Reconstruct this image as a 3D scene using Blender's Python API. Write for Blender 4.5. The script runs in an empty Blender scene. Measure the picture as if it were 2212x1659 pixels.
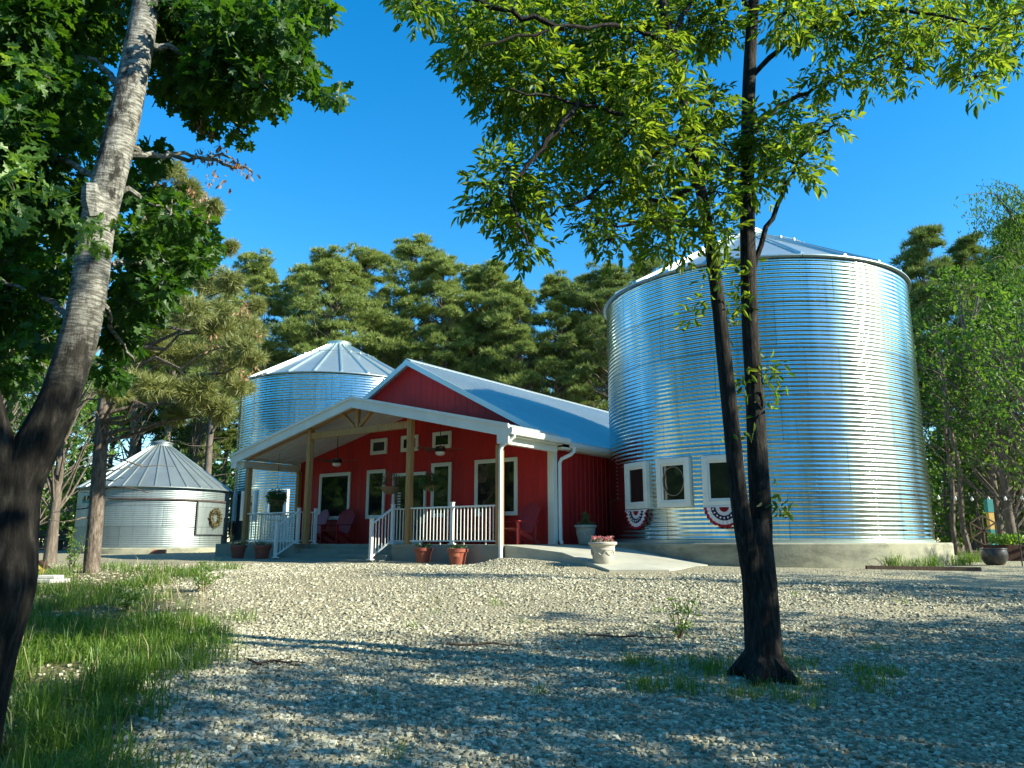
import bpy, math, random
import numpy as np
from mathutils import Vector, Matrix
R = math.radians
scene = bpy.context.scene
col = scene.collection

# ------------------------------------------------------------------ camera, sky, sun, exposure
PITCH = R(11.5)
SUN_AZ = R(108)      # clockwise from +Y
SUN_EL = R(29)
cam_d = bpy.data.cameras.new("camera"); cam = bpy.data.objects.new("camera", cam_d); col.objects.link(cam)
cam_d.sensor_width = 36; cam_d.lens = 36 * 1662 / 2212; cam_d.clip_end = 1500; cam_d.clip_start = 0.05
cam.location = (0, 0, 0); cam.rotation_euler = (R(90) + PITCH, 0, 0)
scene.camera = cam
world = bpy.data.worlds.new("World"); scene.world = world; world.use_nodes = True
wn = world.node_tree; wn.nodes.clear()
sky = wn.nodes.new("ShaderNodeTexSky"); sky.sky_type = 'NISHITA'; sky.sun_disc = False
sky.sun_elevation = SUN_EL; sky.sun_rotation = SUN_AZ; sky.ozone_density = 3.0; sky.air_density = 1.0; sky.dust_density = 0.2
hs = wn.nodes.new("ShaderNodeHueSaturation"); hs.inputs['Saturation'].default_value = 1.39; hs.inputs['Value'].default_value = 1.0; hs.inputs['Hue'].default_value = 0.495
bg = wn.nodes.new("ShaderNodeBackground"); bg.inputs['Strength'].default_value = 0.14
out = wn.nodes.new("ShaderNodeOutputWorld")
wn.links.new(sky.outputs[0], hs.inputs['Color']); wn.links.new(hs.outputs[0], bg.inputs['Color']); wn.links.new(bg.outputs[0], out.inputs[0])
sd = bpy.data.lights.new("sun", 'SUN'); sd.energy = 5.0; sd.angle = R(0.53); sd.color = (1.0, 0.95, 0.77)
sun = bpy.data.objects.new("sun", sd); col.objects.link(sun)
sdir = Vector((math.sin(SUN_AZ) * math.cos(SUN_EL), math.cos(SUN_AZ) * math.cos(SUN_EL), math.sin(SUN_EL)))
sun.rotation_euler = sdir.to_track_quat('Z', 'Y').to_euler(); sun.location = sdir * 60
scene.view_settings.view_transform = 'Standard'; scene.view_settings.look = 'None'
scene.view_settings.exposure = 1.1; scene.view_settings.gamma = 1
scene.cycles.max_bounces = 8; scene.cycles.transparent_max_bounces = 8
try: scene.cycles.use_adaptive_sampling = True
except Exception: pass

# ------------------------------------------------------------------ helpers
cp, sp_ = math.cos(PITCH), math.sin(PITCH)
def ray(x, y):
    X = (x - 1106) / 1662; v = (829 - y) / 1662
    f = cp - v * sp_; return X / f, (sp_ + v * cp) / f
def W(x, y, Y):
    """point seen at photo position (x, y) standing Y metres ahead"""
    a, b = ray(x, y); return Vector((a * Y, Y, b * Y))
def softp(t, s=1.5):
    t = np.asarray(t, float)
    return s * np.log1p(np.exp(np.clip(t / s, -30, 30))) 
def gz(x, y):
    x = np.asarray(x, float); y = np.asarray(y, float)
    yy = np.maximum(y, -6)
    z = -0.53 - 0.068 * np.where((16 - yy) > 40, 16 - yy, softp(16 - yy))
    z = z + np.clip((y - 23) * 0.012, 0, 0.12)
    z = z + 0.018 * np.sin(x * 1.3 + y * .7) * np.sin(y * 1.1 - x * .4) + 0.012 * np.sin(x * 3.1 + 1.7) * np.sin(y * 2.7)
    vx, vy = 1.9, -1.1; t = np.clip(((x + .15) * vx + (y - 17.7) * vy) / (vx * vx + vy * vy), 0, 1)
    d2 = (x + .15 - vx * t) ** 2 + (y - 17.7 - vy * t) ** 2
    z = z + .20 * np.exp(-d2 / .28) * (1 - .6 * t)
    return z
def G(x, y): return float(gz(x, y))

def tag(o, label=None, cat=None, group=None, kind=None):
    if label: o['label'] = label
    if cat: o['category'] = cat
    if group: o['group'] = group
    if kind: o['kind'] = kind
    return o
def thing(name, label, cat, loc=(0, 0, 0), rotz=0, group=None):
    o = bpy.data.objects.new(name, None); col.objects.link(o)
    o.empty_display_size = 0.2
    o.location = loc; o.rotation_euler = (0, 0, rotz)
    return tag(o, label, cat, group)
def children(o): return [c for c in bpy.data.objects if c.parent == o]
def copy_tree(o, parent=None):
    c = o.copy(); col.objects.link(c); c.parent = parent
    for ch in KIDS.get(o.name, []):
        copy_tree(ch, c)
    return c
KIDS = {}
def link(name, me, parent=None):
    o = bpy.data.objects.new(name, me); col.objects.link(o)
    if parent is not None:
        o.parent = parent; KIDS.setdefault(parent.name, []).append(o)
    return o

def np_mesh(name, verts, faces, k, mats, smooth=False, midx=None):
    """verts (N,3), faces (M,k)"""
    me = bpy.data.meshes.new(name)
    verts = np.asarray(verts, np.float32); faces = np.asarray(faces, np.int32)
    me.vertices.add(len(verts)); me.vertices.foreach_set('co', verts.ravel())
    me.loops.add(faces.size); me.loops.foreach_set('vertex_index', faces.ravel())
    me.polygons.add(len(faces)); me.polygons.foreach_set('loop_start', np.arange(0, faces.size, k, dtype=np.int32))
    for m in (mats if isinstance(mats, (list, tuple)) else [mats]): me.materials.append(m)
    if midx is not None: me.polygons.foreach_set('material_index', np.asarray(midx, np.int32))
    me.update(calc_edges=True)
    me.shade_smooth() if smooth else me.shade_flat()
    return me

class MB:
    def __init__(s): s.v = []; s.f = []; s.m = []; s.M = Matrix.Identity(4); s.mi = 0
    def add(s, vs, fs, mi=None):
        n = len(s.v)
        s.v += [tuple(s.M @ Vector(v)) for v in vs]
        s.f += [tuple(i + n for i in f) for f in fs]
        s.m += [s.mi if mi is None else mi] * len(fs)
        return s
    def box(s, x0, y0, z0, x1, y1, z1, mi=None):
        vs = [(x, y, z) for z in (z0, z1) for y in (y0, y1) for x in (x0, x1)]
        return s.add(vs, [(0, 2, 3, 1), (4, 5, 7, 6), (0, 1, 5, 4), (2, 6, 7, 3), (0, 4, 6, 2), (1, 3, 7, 5)], mi)
    def bar(s, a, b, wx, wy, up=(0, 0, 1), mi=None):
        a = Vector(a); b = Vector(b); d = (b - a).normalized(); u = Vector(up)
        if abs(d.dot(u)) > .98: u = Vector((0, 1, 0))
        r = d.cross(u).normalized() * wx / 2; t = r.cross(d).normalized() * wy / 2
        vs = [p + i * r + j * t for p in (a, b) for i, j in ((-1, -1), (1, -1), (1, 1), (-1, 1))]
        return s.add(vs, [(0, 3, 2, 1), (4, 5, 6, 7), (0, 1, 5, 4), (1, 2, 6, 5), (2, 3, 7, 6), (3, 0, 4, 7)], mi)
    def tube(s, pts, rs, n=8, mi=None, cap=True):
        pts = [Vector(p) for p in pts]
        if not isinstance(rs, (list, tuple)): rs = [rs] * len(pts)
        base = len(s.v); ref = None; vs = []; fs = []
        for i, p in enumerate(pts):
            d = (pts[min(i + 1, len(pts) - 1)] - pts[max(i - 1, 0)]).normalized()
            if ref is None:
                ref = Vector((1, 0, 0)) if abs(d.x) < .8 else Vector((0, 1, 0))
            a = (ref - d * ref.dot(d)).normalized(); ref = a; b = d.cross(a)
            for k in range(n):
                t = 2 * math.pi * k / n
                vs.append(p + (a * math.cos(t) + b * math.sin(t)) * rs[i])
        for i in range(len(pts) - 1):
            for k in range(n):
                fs.append((i * n + k, i * n + (k + 1) % n, (i + 1) * n + (k + 1) % n, (i + 1) * n + k))
        if cap: fs.append(tuple(range(n))[::-1]); fs.append(tuple(range((len(pts) - 1) * n, len(pts) * n)))
        return s.add(vs, fs, mi)
    def stube(s, pts, rs, n=8, sub=4, wob=0.0, seed=0):
        P = [np.array(p, float) for p in pts]; rg = np.random.RandomState(seed); op = []; orr = []
        for i in range(len(P) - 1):
            a, b, c, d = P[max(i - 1, 0)], P[i], P[i + 1], P[min(i + 2, len(P) - 1)]
            for k in range(sub):
                t = k / sub; op.append(.5 * (2 * b + (c - a) * t + (2 * a - 5 * b + 4 * c - d) * t * t + (3 * b - a - 3 * c + d) * t ** 3) + (rg.randn(3) * wob if i + k else 0)); orr.append((rs[i] * (1 - t) + rs[i + 1] * t) * (1 + rg.randn() * wob * 3))
        op.append(P[-1]); orr.append(rs[-1]); return s.tube([tuple(p) for p in op], [max(.002, float(q)) for q in orr], n)
    def lathe(s, prof, n=24, c=(0, 0, 0), mi=None, a0=0, a1=2 * math.pi, capb=True, capt=True):
        full = abs(a1 - a0 - 2 * math.pi) < 1e-6; m = n if full else n + 1; vs = []; fs = []
        for r, z in prof:
            for k in range(m):
                t = a0 + (a1 - a0) * k / n; vs.append((c[0] + r * math.cos(t), c[1] + r * math.sin(t), c[2] + z))
        for i in range(len(prof) - 1):
            for k in range(n):
                k2 = (k + 1) % m
                fs.append((i * m + k, i * m + k2, (i + 1) * m + k2, (i + 1) * m + k))
        if full and capb: fs.append(tuple(range(m))[::-1])
        if full and capt: fs.append(tuple(range((len(prof) - 1) * m, len(prof) * m)))
        return s.add(vs, fs, mi)
    def prism(s, poly, axis, a, b, mi=None):
        """poly 2-D outline extruded along axis ('x','y','z')"""
        n = len(poly)
        def mk(p, t):
            return {'x': (t, p[0], p[1]), 'y': (p[0], t, p[1]), 'z': (p[0], p[1], t)}[axis]
        vs = [mk(p, a) for p in poly] + [mk(p, b) for p in poly]
        fs = [tuple(range(n))[::-1], tuple(range(n, 2 * n))] + [(i, (i + 1) % n, n + (i + 1) % n, n + i) for i in range(n)]
        return s.add(vs, fs, mi)
    def build(s, name, mats, parent=None, smooth=False, bevel=0, loc=None):
        me = bpy.data.meshes.new(name); me.from_pydata([tuple(v) for v in s.v], [], s.f)
        for m in (mats if isinstance(mats, (list, tuple)) else [mats]): me.materials.append(m)
        me.polygons.foreach_set('material_index', s.m)
        import bmesh
        b = bmesh.new(); b.from_mesh(me); bmesh.ops.recalc_face_normals(b, faces=b.faces); b.to_mesh(me); b.free()
        me.update()
        if smooth:
            me.shade_smooth()
            try: me.set_sharp_from_angle(angle=R(40))
            except Exception: pass
        o = link(name, me, parent)
        if bevel:
            md = o.modifiers.new('bevel', 'BEVEL'); md.width = bevel; md.segments = 2; md.limit_method = 'ANGLE'
        if loc: o.location = loc
        return o

# ------------------------------------------------------------------ materials
def new_mat(name):
    m = bpy.data.materials.new(name); m.use_nodes = True; nt = m.node_tree; nt.nodes.clear()
    o = nt.nodes.new('ShaderNodeOutputMaterial'); return m, nt, o
def nd(nt, t, **kw):
    n = nt.nodes.new(t)
    for k, v in kw.items():
        if k in n.inputs: n.inputs[k].default_value = v
        else: setattr(n, k, v)
    return n
def ramp(nt, stops, interp='LINEAR'):
    r = nt.nodes.new('ShaderNodeValToRGB'); r.color_ramp.interpolation = interp
    while len(r.color_ramp.elements) < len(stops): r.color_ramp.elements.new(.5)
    for e, (p, c) in zip(r.color_ramp.elements, stops):
        e.position = p; e.color = (*c, 1) if len(c) == 3 else c
    return r
def mixc(nt, fac, a, b, blend='MIX'):
    m = nt.nodes.new('ShaderNodeMix'); m.data_type = 'RGBA'; m.blend_type = blend
    for s, v in ((0, fac), (6, a), (7, b)):
        if hasattr(v, 'node'): nt.links.new(v, m.inputs[s])
        elif isinstance(v, (tuple, list)): m.inputs[s].default_value = (*v, 1) if len(v) == 3 else v
        else: m.inputs[s].default_value = v
    return m.outputs[2]
def coords(nt, scale=(1, 1, 1), kind='Object'):
    tc = nt.nodes.new('ShaderNodeTexCoord'); mp = nt.nodes.new('ShaderNodeMapping'); mp.inputs['Scale'].default_value = scale
    nt.links.new(tc.outputs[kind], mp.inputs[0]); return mp.outputs[0]
def noise(nt, vec, scale, detail=4, rough=.6):
    n = nd(nt, 'ShaderNodeTexNoise', Scale=scale, Detail=detail, Roughness=rough); nt.links.new(vec, n.inputs['Vector']); return n.outputs['Fac']
def paint(name, c1, c2=None, rough=.6, metallic=0, nscale=3, vscale=(1, 1, 1), bump=.0, bscale=40, spec=.5, contrast=(.35, .65), rvar=0.0, coat=0):
    m, nt, o = new_mat(name); p = nd(nt, 'ShaderNodeBsdfPrincipled', Roughness=rough, Metallic=metallic)
    p.inputs['Specular IOR Level'].default_value = spec
    if coat: p.inputs['Coat Weight'].default_value = coat
    v = coords(nt, vscale); n1 = noise(nt, v, nscale, 6)
    if c2 is None: c2 = tuple(x * .82 for x in c1)
    r = ramp(nt, [(contrast[0], c1), (contrast[1], c2)]); nt.links.new(n1, r.inputs[0]); nt.links.new(r.outputs[0], p.inputs['Base Color'])
    if rvar:
        mr = nd(nt, 'ShaderNodeMapRange'); mr.inputs['To Min'].default_value = rough - rvar; mr.inputs['To Max'].default_value = rough + rvar
        nt.links.new(noise(nt, v, nscale * 2.3), mr.inputs[0]); nt.links.new(mr.outputs[0], p.inputs['Roughness'])
    if bump:
        b = nd(nt, 'ShaderNodeBump', Strength=1.0, Distance=bump); nt.links.new(noise(nt, v, bscale, 5), b.inputs['Height']); nt.links.new(b.outputs[0], p.inputs['Normal'])
    nt.links.new(p.outputs[0], o.inputs[0]); return m
def leafmat(name, ca, cb, ta, tb, tw=.45, gloss=.06):
    """ca..cb reflected colours per leaf, ta..tb transmitted colours per leaf"""
    m, nt, o = new_mat(name); g = nt.nodes.new('ShaderNodeNewGeometry')
    r1 = ramp(nt, [(0, ca), (1, cb)]); r2 = ramp(nt, [(0, ta), (1, tb)])
    nt.links.new(g.outputs['Random Per Island'], r1.inputs[0]); nt.links.new(g.outputs['Random Per Island'], r2.inputs[0])
    d = nd(nt, 'ShaderNodeBsdfDiffuse'); t = nd(nt, 'ShaderNodeBsdfTranslucent'); gl = nd(nt, 'ShaderNodeBsdfGlossy', Roughness=.5)
    gl.inputs['Color'].default_value = (.9, .95, .9, 1)
    nt.links.new(r1.outputs[0], d.inputs[0]); nt.links.new(r2.outputs[0], t.inputs[0])
    a = nd(nt, 'ShaderNodeMixShader'); a.inputs[0].default_value = tw; b = nd(nt, 'ShaderNodeMixShader'); b.inputs[0].default_value = gloss
    nt.links.new(d.outputs[0], a.inputs[1]); nt.links.new(t.outputs[0], a.inputs[2]); nt.links.new(a.outputs[0], b.inputs[1]); nt.links.new(gl.outputs[0], b.inputs[2])
    nt.links.new(b.outputs[0], o.inputs[0]); return m
def barkmat(name, c1, c2, c3, band=False, bump=.02, vs=(9, 9, 1.6)):
    m, nt, o = new_mat(name); p = nd(nt, 'ShaderNodeBsdfPrincipled', Roughness=.9); p.inputs['Specular IOR Level'].default_value = .15
    v = coords(nt, vs); n1 = noise(nt, v, 2.2, 8, .7)
    r = ramp(nt, [(.36, c1), (.52, c2), (.66, c3)]); nt.links.new(n1, r.inputs[0]); colr = r.outputs[0]
    h = n1
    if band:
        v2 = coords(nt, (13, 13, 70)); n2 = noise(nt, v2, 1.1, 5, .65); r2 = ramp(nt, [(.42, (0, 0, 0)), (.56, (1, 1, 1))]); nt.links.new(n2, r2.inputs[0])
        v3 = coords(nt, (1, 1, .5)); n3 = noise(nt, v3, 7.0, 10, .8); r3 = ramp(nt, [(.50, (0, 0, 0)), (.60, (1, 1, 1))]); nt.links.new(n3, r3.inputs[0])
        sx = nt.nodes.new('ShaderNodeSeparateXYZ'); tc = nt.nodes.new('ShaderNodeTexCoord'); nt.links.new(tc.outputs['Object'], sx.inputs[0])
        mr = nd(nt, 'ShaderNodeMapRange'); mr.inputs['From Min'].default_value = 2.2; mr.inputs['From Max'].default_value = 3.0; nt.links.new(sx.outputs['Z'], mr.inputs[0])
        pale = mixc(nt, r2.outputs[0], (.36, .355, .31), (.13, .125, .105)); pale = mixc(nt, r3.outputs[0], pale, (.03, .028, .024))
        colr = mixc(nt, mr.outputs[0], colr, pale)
        mx = nd(nt, 'ShaderNodeMath', operation='SUBTRACT'); nt.links.new(n1, mx.inputs[0]); nt.links.new(r2.outputs[0], mx.inputs[1]); h = mixc(nt, .5, n1, n3)
    nt.links.new(colr, p.inputs['Base Color'])
    b = nd(nt, 'ShaderNodeBump', Strength=1.0, Distance=bump); nt.links.new(h, b.inputs['Height']); nt.links.new(b.outputs[0], p.inputs['Normal'])
    nt.links.new(p.outputs[0], o.inputs[0]); return m

M = {}
M['white'] = paint('white_trim_paint', (.73, .765, .67), (.65, .68, .60), .45, nscale=2)
M['white_rail'] = paint('white_railing_coating', (.75, .78, .72), (.69, .72, .66), .35, nscale=3)
M['gutter'] = paint('white_gutter_metal', (.75, .78, .71), (.67, .70, .63), .3, nscale=2)
def redmat():
    m, nt, o = new_mat('red_painted_steel_siding'); p = nd(nt, 'ShaderNodeBsdfPrincipled', Roughness=.5); p.inputs['Specular IOR Level'].default_value = .25
    v = coords(nt, (1, 1, .5)); n1 = noise(nt, v, 1.6, 7, .65)
    r = ramp(nt, [(.3, (.54, .024, .020)), (.7, (.34, .017, .015))]); nt.links.new(n1, r.inputs[0])
    v2 = coords(nt, (7, 7, .6)); n2 = noise(nt, v2, 3, 5); r2 = ramp(nt, [(.55, (0, 0, 0)), (.8, (.4, .4, .4))]); nt.links.new(n2, r2.inputs[0])
    c = mixc(nt, r2.outputs[0], r.outputs[0], (.16, .05, .045)); nt.links.new(c, p.inputs['Base Color'])
    nt.links.new(p.outputs[0], o.inputs[0]); return m
M['red'] = redmat()
M['chair'] = paint('red_chair_plastic', (.30, .011, .012), (.24, .010, .010), .45)
def wood(name, a, b):
    m, nt, o = new_mat(name); p = nd(nt, 'ShaderNodeBsdfPrincipled', Roughness=.75); p.inputs['Specular IOR Level'].default_value = .2
    v = coords(nt, (14, 14, 1)); n1 = noise(nt, v, 2, 7, .7); r = ramp(nt, [(.35, a), (.65, b)]); nt.links.new(n1, r.inputs[0])
    nt.links.new(r.outputs[0], p.inputs['Base Color']); bb = nd(nt, 'ShaderNodeBump', Strength=.6, Distance=.006); nt.links.new(n1, bb.inputs['Height']); nt.links.new(bb.outputs[0], p.inputs['Normal'])
    nt.links.new(p.outputs[0], o.inputs[0]); return m
M['post'] = wood('treated_pine_timber', (.46, .27, .10), (.30, .165, .06))
M['oldwood'] = wood('weathered_wood', (.12, .085, .06), (.06, .04, .03))
M['rustwood'] = wood('rusty_brown_planter', (.07, .035, .025), (.04, .02, .015))
def concrete(name, a, b, stain):
    m, nt, o = new_mat(name); p = nd(nt, 'ShaderNodeBsdfPrincipled', Roughness=.85); p.inputs['Specular IOR Level'].default_value = .3
    v = coords(nt); n1 = noise(nt, v, .9, 8, .68); r = ramp(nt, [(.3, a), (.6, b)]); nt.links.new(n1, r.inputs[0])
    v2 = coords(nt, (1.0, 1.0, 2.6)); n2 = noise(nt, v2, 1.1, 8, .68); r2 = ramp(nt, [(.47, (0, 0, 0)), (.62, (.9, .9, .9))]); nt.links.new(n2, r2.inputs[0])
    c = mixc(nt, r2.outputs[0], r.outputs[0], stain); nt.links.new(c, p.inputs['Base Color'])
    b_ = nd(nt, 'ShaderNodeBump', Strength=.8, Distance=.008); nt.links.new(noise(nt, v, 14, 8, .7), b_.inputs['Height']); nt.links.new(b_.outputs[0], p.inputs['Normal'])
    nt.links.new(p.outputs[0], o.inputs[0]); return m
M['concrete'] = concrete('poured_concrete', (.31, .32, .255), (.21, .225, .18), (.30, .27, .18))
M['ring'] = concrete('stained_concrete_ring', (.42, .40, .28), (.28, .285, .21), (.17, .17, .125))
M['walk'] = concrete('pale_walk_concrete', (.50, .49, .38), (.42, .415, .33), (.36, .35, .27))
def galv(name, base, dull, rough, bumpd=.0, metal=1.0, panel=None, streak=(2, 2, .3)):
    m, nt, o = new_mat(name); p = nd(nt, 'ShaderNodeBsdfPrincipled', Metallic=1.0, Roughness=rough)
    v = coords(nt, (1, 1, 1)); n1 = noise(nt, v, 1.1, 5, .6); r = ramp(nt, [(.3, base), (.75, dull)]); nt.links.new(n1, r.inputs[0])
    c = r.outputs[0]
    if panel:
        tc = nt.nodes.new('ShaderNodeTexCoord'); sx = nt.nodes.new('ShaderNodeSeparateXYZ'); nt.links.new(tc.outputs['Object'], sx.inputs[0])
        at = nd(nt, 'ShaderNodeMath', operation='ARCTAN2'); nt.links.new(sx.outputs['Y'], at.inputs[0]); nt.links.new(sx.outputs['X'], at.inputs[1])
        ml = nd(nt, 'ShaderNodeMath', operation='MULTIPLY'); nt.links.new(at.outputs[0], ml.inputs[0]); ml.inputs[1].default_value = panel[0]
        cb = nt.nodes.new('ShaderNodeCombineXYZ'); nt.links.new(ml.outputs[0], cb.inputs[0]); nt.links.new(sx.outputs['Z'], cb.inputs[1])
        bk = nd(nt, 'ShaderNodeTexBrick', Scale=1.0); bk.offset = .5; bk.inputs['Brick Width'].default_value = panel[1]; bk.inputs['Row Height'].default_value = panel[2]; bk.inputs['Mortar Size'].default_value = .007; bk.inputs['Mortar Smooth'].default_value = .0
        bk.inputs['Color1'].default_value = (.80, .80, .80, 1); bk.inputs['Color2'].default_value = (1, 1, 1, 1); bk.inputs['Mortar'].default_value = (.35, .35, .35, 1); nt.links.new(cb.outputs[0], bk.inputs['Vector'])
        c = mixc(nt, 1.0, c, bk.outputs['Color'], 'MULTIPLY')
        v4 = coords(nt, (3, 3, .25)); n4 = noise(nt, v4, 2.2, 7, .7); r4 = ramp(nt, [(.5, (1, 1, 1)), (.72, (.70, .72, .70))]); nt.links.new(n4, r4.inputs[0]); c = mixc(nt, 1.0, c, r4.outputs[0], 'MULTIPLY')
    nt.links.new(c, p.inputs['Base Color']); p.inputs['Metallic'].default_value = metal
    mr = nd(nt, 'ShaderNodeMapRange'); mr.inputs['To Min'].default_value = rough - .04; mr.inputs['To Max'].default_value = rough + .05
    v3 = coords(nt, streak); nt.links.new(noise(nt, v3, 2.0, 5), mr.inputs[0]); nt.links.new(mr.outputs[0], p.inputs['Roughness'])
    if bumpd:
        b = nd(nt, 'ShaderNodeBump', Strength=1.0, Distance=bumpd); nt.links.new(noise(nt, v, 1.4, 3, .5), b.inputs['Height']); nt.links.new(b.outputs[0], p.inputs['Normal'])
    nt.links.new(p.outputs[0], o.inputs[0]); return m
M['galv'] = galv('galvanised_corrugated_steel', (.70, .79, .75), (.56, .66, .63), .16, bumpd=.002, panel=(4.115, 2.8728, 1.118))
M['galv_roof'] = galv('galvanised_roof_panel', (.55, .63, .59), (.46, .54, .51), .34, bumpd=.012, metal=.72)
M['galv_old'] = galv('weathered_galvanised_steel', (.40, .47, .45), (.31, .37, .36), .42, bumpd=.006, metal=.7, panel=(2.75, 2.88, .757))
M['galv_old_roof'] = galv('dull_weathered_roof_steel', (.34, .39, .37), (.24, .28, .26), .48, bumpd=.012, metal=.7)
M['galv_dark'] = paint('dark_weathered_steel', (.12, .13, .13), (.08, .08, .08), .5, metallic=.6)
M['rust'] = paint('rusty_rail_steel', (.10, .07, .06), (.05, .04, .035), .7)
M['barnroof'] = galv('galvalume_barn_roof', (.60, .67, .64), (.53, .60, .57), .34, bumpd=.003, metal=.55)
M['soffit'] = paint('ribbed_soffit_metal', (.66, .65, .60), (.58, .57, .53), .5)
def glassmat(name, tint):
    m, nt, o = new_mat(name); p = nd(nt, 'ShaderNodeBsdfPrincipled', Roughness=.04); p.inputs['Base Color'].default_value = (*tint, 1)
    p.inputs['IOR'].default_value = 1.6
    v = coords(nt); b = nd(nt, 'ShaderNodeBump', Strength=.25, Distance=.01); nt.links.new(noise(nt, v, 1.2, 2), b.inputs['Height']); nt.links.new(b.outputs[0], p.inputs['Normal'])
    nt.links.new(p.outputs[0], o.inputs[0]); return m
M['glass'] = glassmat('dark_window_glass', (.012, .016, .014))
M['terra'] = paint('terracotta_clay', (.33, .085, .05), (.25, .065, .04), .55, nscale=6, rvar=.1)
M['terra_pale'] = paint('orange_terracotta', (.50, .15, .08), (.42, .12, .06), .6)
M['stonepot'] = paint('cast_stone_planter', (.50, .47, .40), (.40, .375, .31), .8, nscale=8, bump=.004, bscale=30)
M['stonepot_shaded'] = paint('shade_toned_planter', (.36, .38, .32), (.28, .30, .26), .8, nscale=8)  # the other pale planter, with its shade put into the colour
M['darkstone'] = paint('dark_mottled_glaze', (.10, .09, .08), (.03, .03, .03), .35, nscale=9)
M['soil'] = paint('potting_soil', (.035, .022, .015), (.02, .013, .01), .95)
M['black'] = paint('black_iron', (.018, .018, .018), (.03, .03, .03), .5)
M['bronze'] = paint('dark_bronze_fan', (.035, .026, .02), (.05, .035, .025), .4, metallic=.5)
M['fanblade'] = paint('brown_fan_blade', (.14, .075, .04), (.10, .055, .03), .5)
M['bowl'] = paint('frosted_lamp_glass', (.78, .76, .70), (.72, .70, .66), .3)
M['coir'] = paint('coir_basket_liner', (.24, .17, .09), (.14, .095, .05), .95, nscale=20, bump=.01)
M['navy'] = paint('navy_cloth', (.012, .016, .07), (.01, .012, .05), .9)
M['redcloth'] = paint('red_cloth', (.36, .012, .022), (.28, .01, .02), .9)
M['whitecloth'] = paint('white_cloth', (.74, .74, .76), (.66, .66, .68), .9)
M['yellow'] = paint('yellow_painted_wood', (.70, .48, .12), (.60, .38, .1), .6)
M['teal'] = paint('teal_painted_wood', (.03, .28, .27), (.02, .2, .2), .6)
M['paleblock'] = paint('white_flat_stone', (.72, .71, .68), (.55, .54, .5), .8)
M['bulb'] = paint('clear_bulb_glass', (.85, .83, .75), (.8, .78, .7), .08)
M['hoop'] = paint('woven_willow_hoop', (.28, .22, .14), (.2, .15, .1), .8)

M['bark_near'] = barkmat('flaking_bark_near', (.008, .007, .006), (.020, .018, .015), (.055, .05, .042), band=True, bump=.03)  # near-black tones: lower trunk's shade put into its dark bark colour
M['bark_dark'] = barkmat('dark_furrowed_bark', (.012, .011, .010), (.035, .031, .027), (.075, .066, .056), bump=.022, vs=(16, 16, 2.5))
M['bark_pine'] = barkmat('grey_pine_bark', (.07, .05, .038), (.16, .13, .105), (.28, .24, .2), bump=.03, vs=(9, 9, 2.2))
M['bark_far'] = barkmat('far_tree_bark', (.09, .075, .06), (.15, .125, .10), (.24, .2, .165), bump=.02)
M['leaf_ash'] = leafmat('bright_ash_leaves', (.024, .065, .01), (.08, .15, .018), (.10, .24, .012), (.44, .55, .03), .48, .02)
M['leaf_oak'] = leafmat('deep_green_oak_leaves', (.018, .06, .008), (.045, .115, .014), (.05, .15, .008), (.15, .32, .015), .42, .025)
M['leaf_mid'] = leafmat('woodland_leaves', (.03, .085, .012), (.075, .15, .02), (.08, .2, .015), (.22, .38, .03), .42, .025)
M['leaf_lime'] = leafmat('lime_leaves', (.07, .16, .015), (.13, .24, .02), (.2, .4, .02), (.36, .52, .04), .45, .05)
M['leaf_dead'] = leafmat('dead_brown_leaves', (.30, .16, .08), (.42, .27, .16), (.25, .13, .05), (.35, .2, .1), .35, .02)
M['needles'] = leafmat('pine_needles', (.17, .235, .055), (.31, .37, .10), (.21, .29, .05), (.34, .40, .09), .3, .02)
M['needles_dark'] = leafmat('dark_pine_needles', (.12, .18, .05), (.22, .28, .075), (.15, .22, .04), (.24, .31, .065), .3, .02)
M['needles_olive'] = leafmat('olive_pine_needles', (.17, .20, .055), (.30, .32, .10), (.2, .23, .05), (.33, .34, .09), .3, .04)
M['grass'] = leafmat('meadow_grass', (.055, .13, .018), (.17, .27, .035), (.12, .28, .015), (.32, .46, .04), .42, .03)
M['straw'] = leafmat('dry_straw', (.36, .29, .14), (.5, .42, .24), (.3, .25, .12), (.4, .33, .15), .3, .03)
M['potleaf'] = leafmat('potted_plant_leaves', (.04, .09, .02), (.09, .15, .03), (.08, .18, .02), (.16, .28, .03), .4, .05)
M['petal'] = leafmat('pink_and_red_petals', (.55, .06, .10), (.75, .45, .40), (.5, .08, .1), (.6, .3, .3), .3, .03)
M['wreath'] = leafmat('dried_wreath_twigs', (.10, .09, .04), (.22, .19, .08), (.1, .09, .03), (.2, .17, .06), .3, .02)

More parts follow.
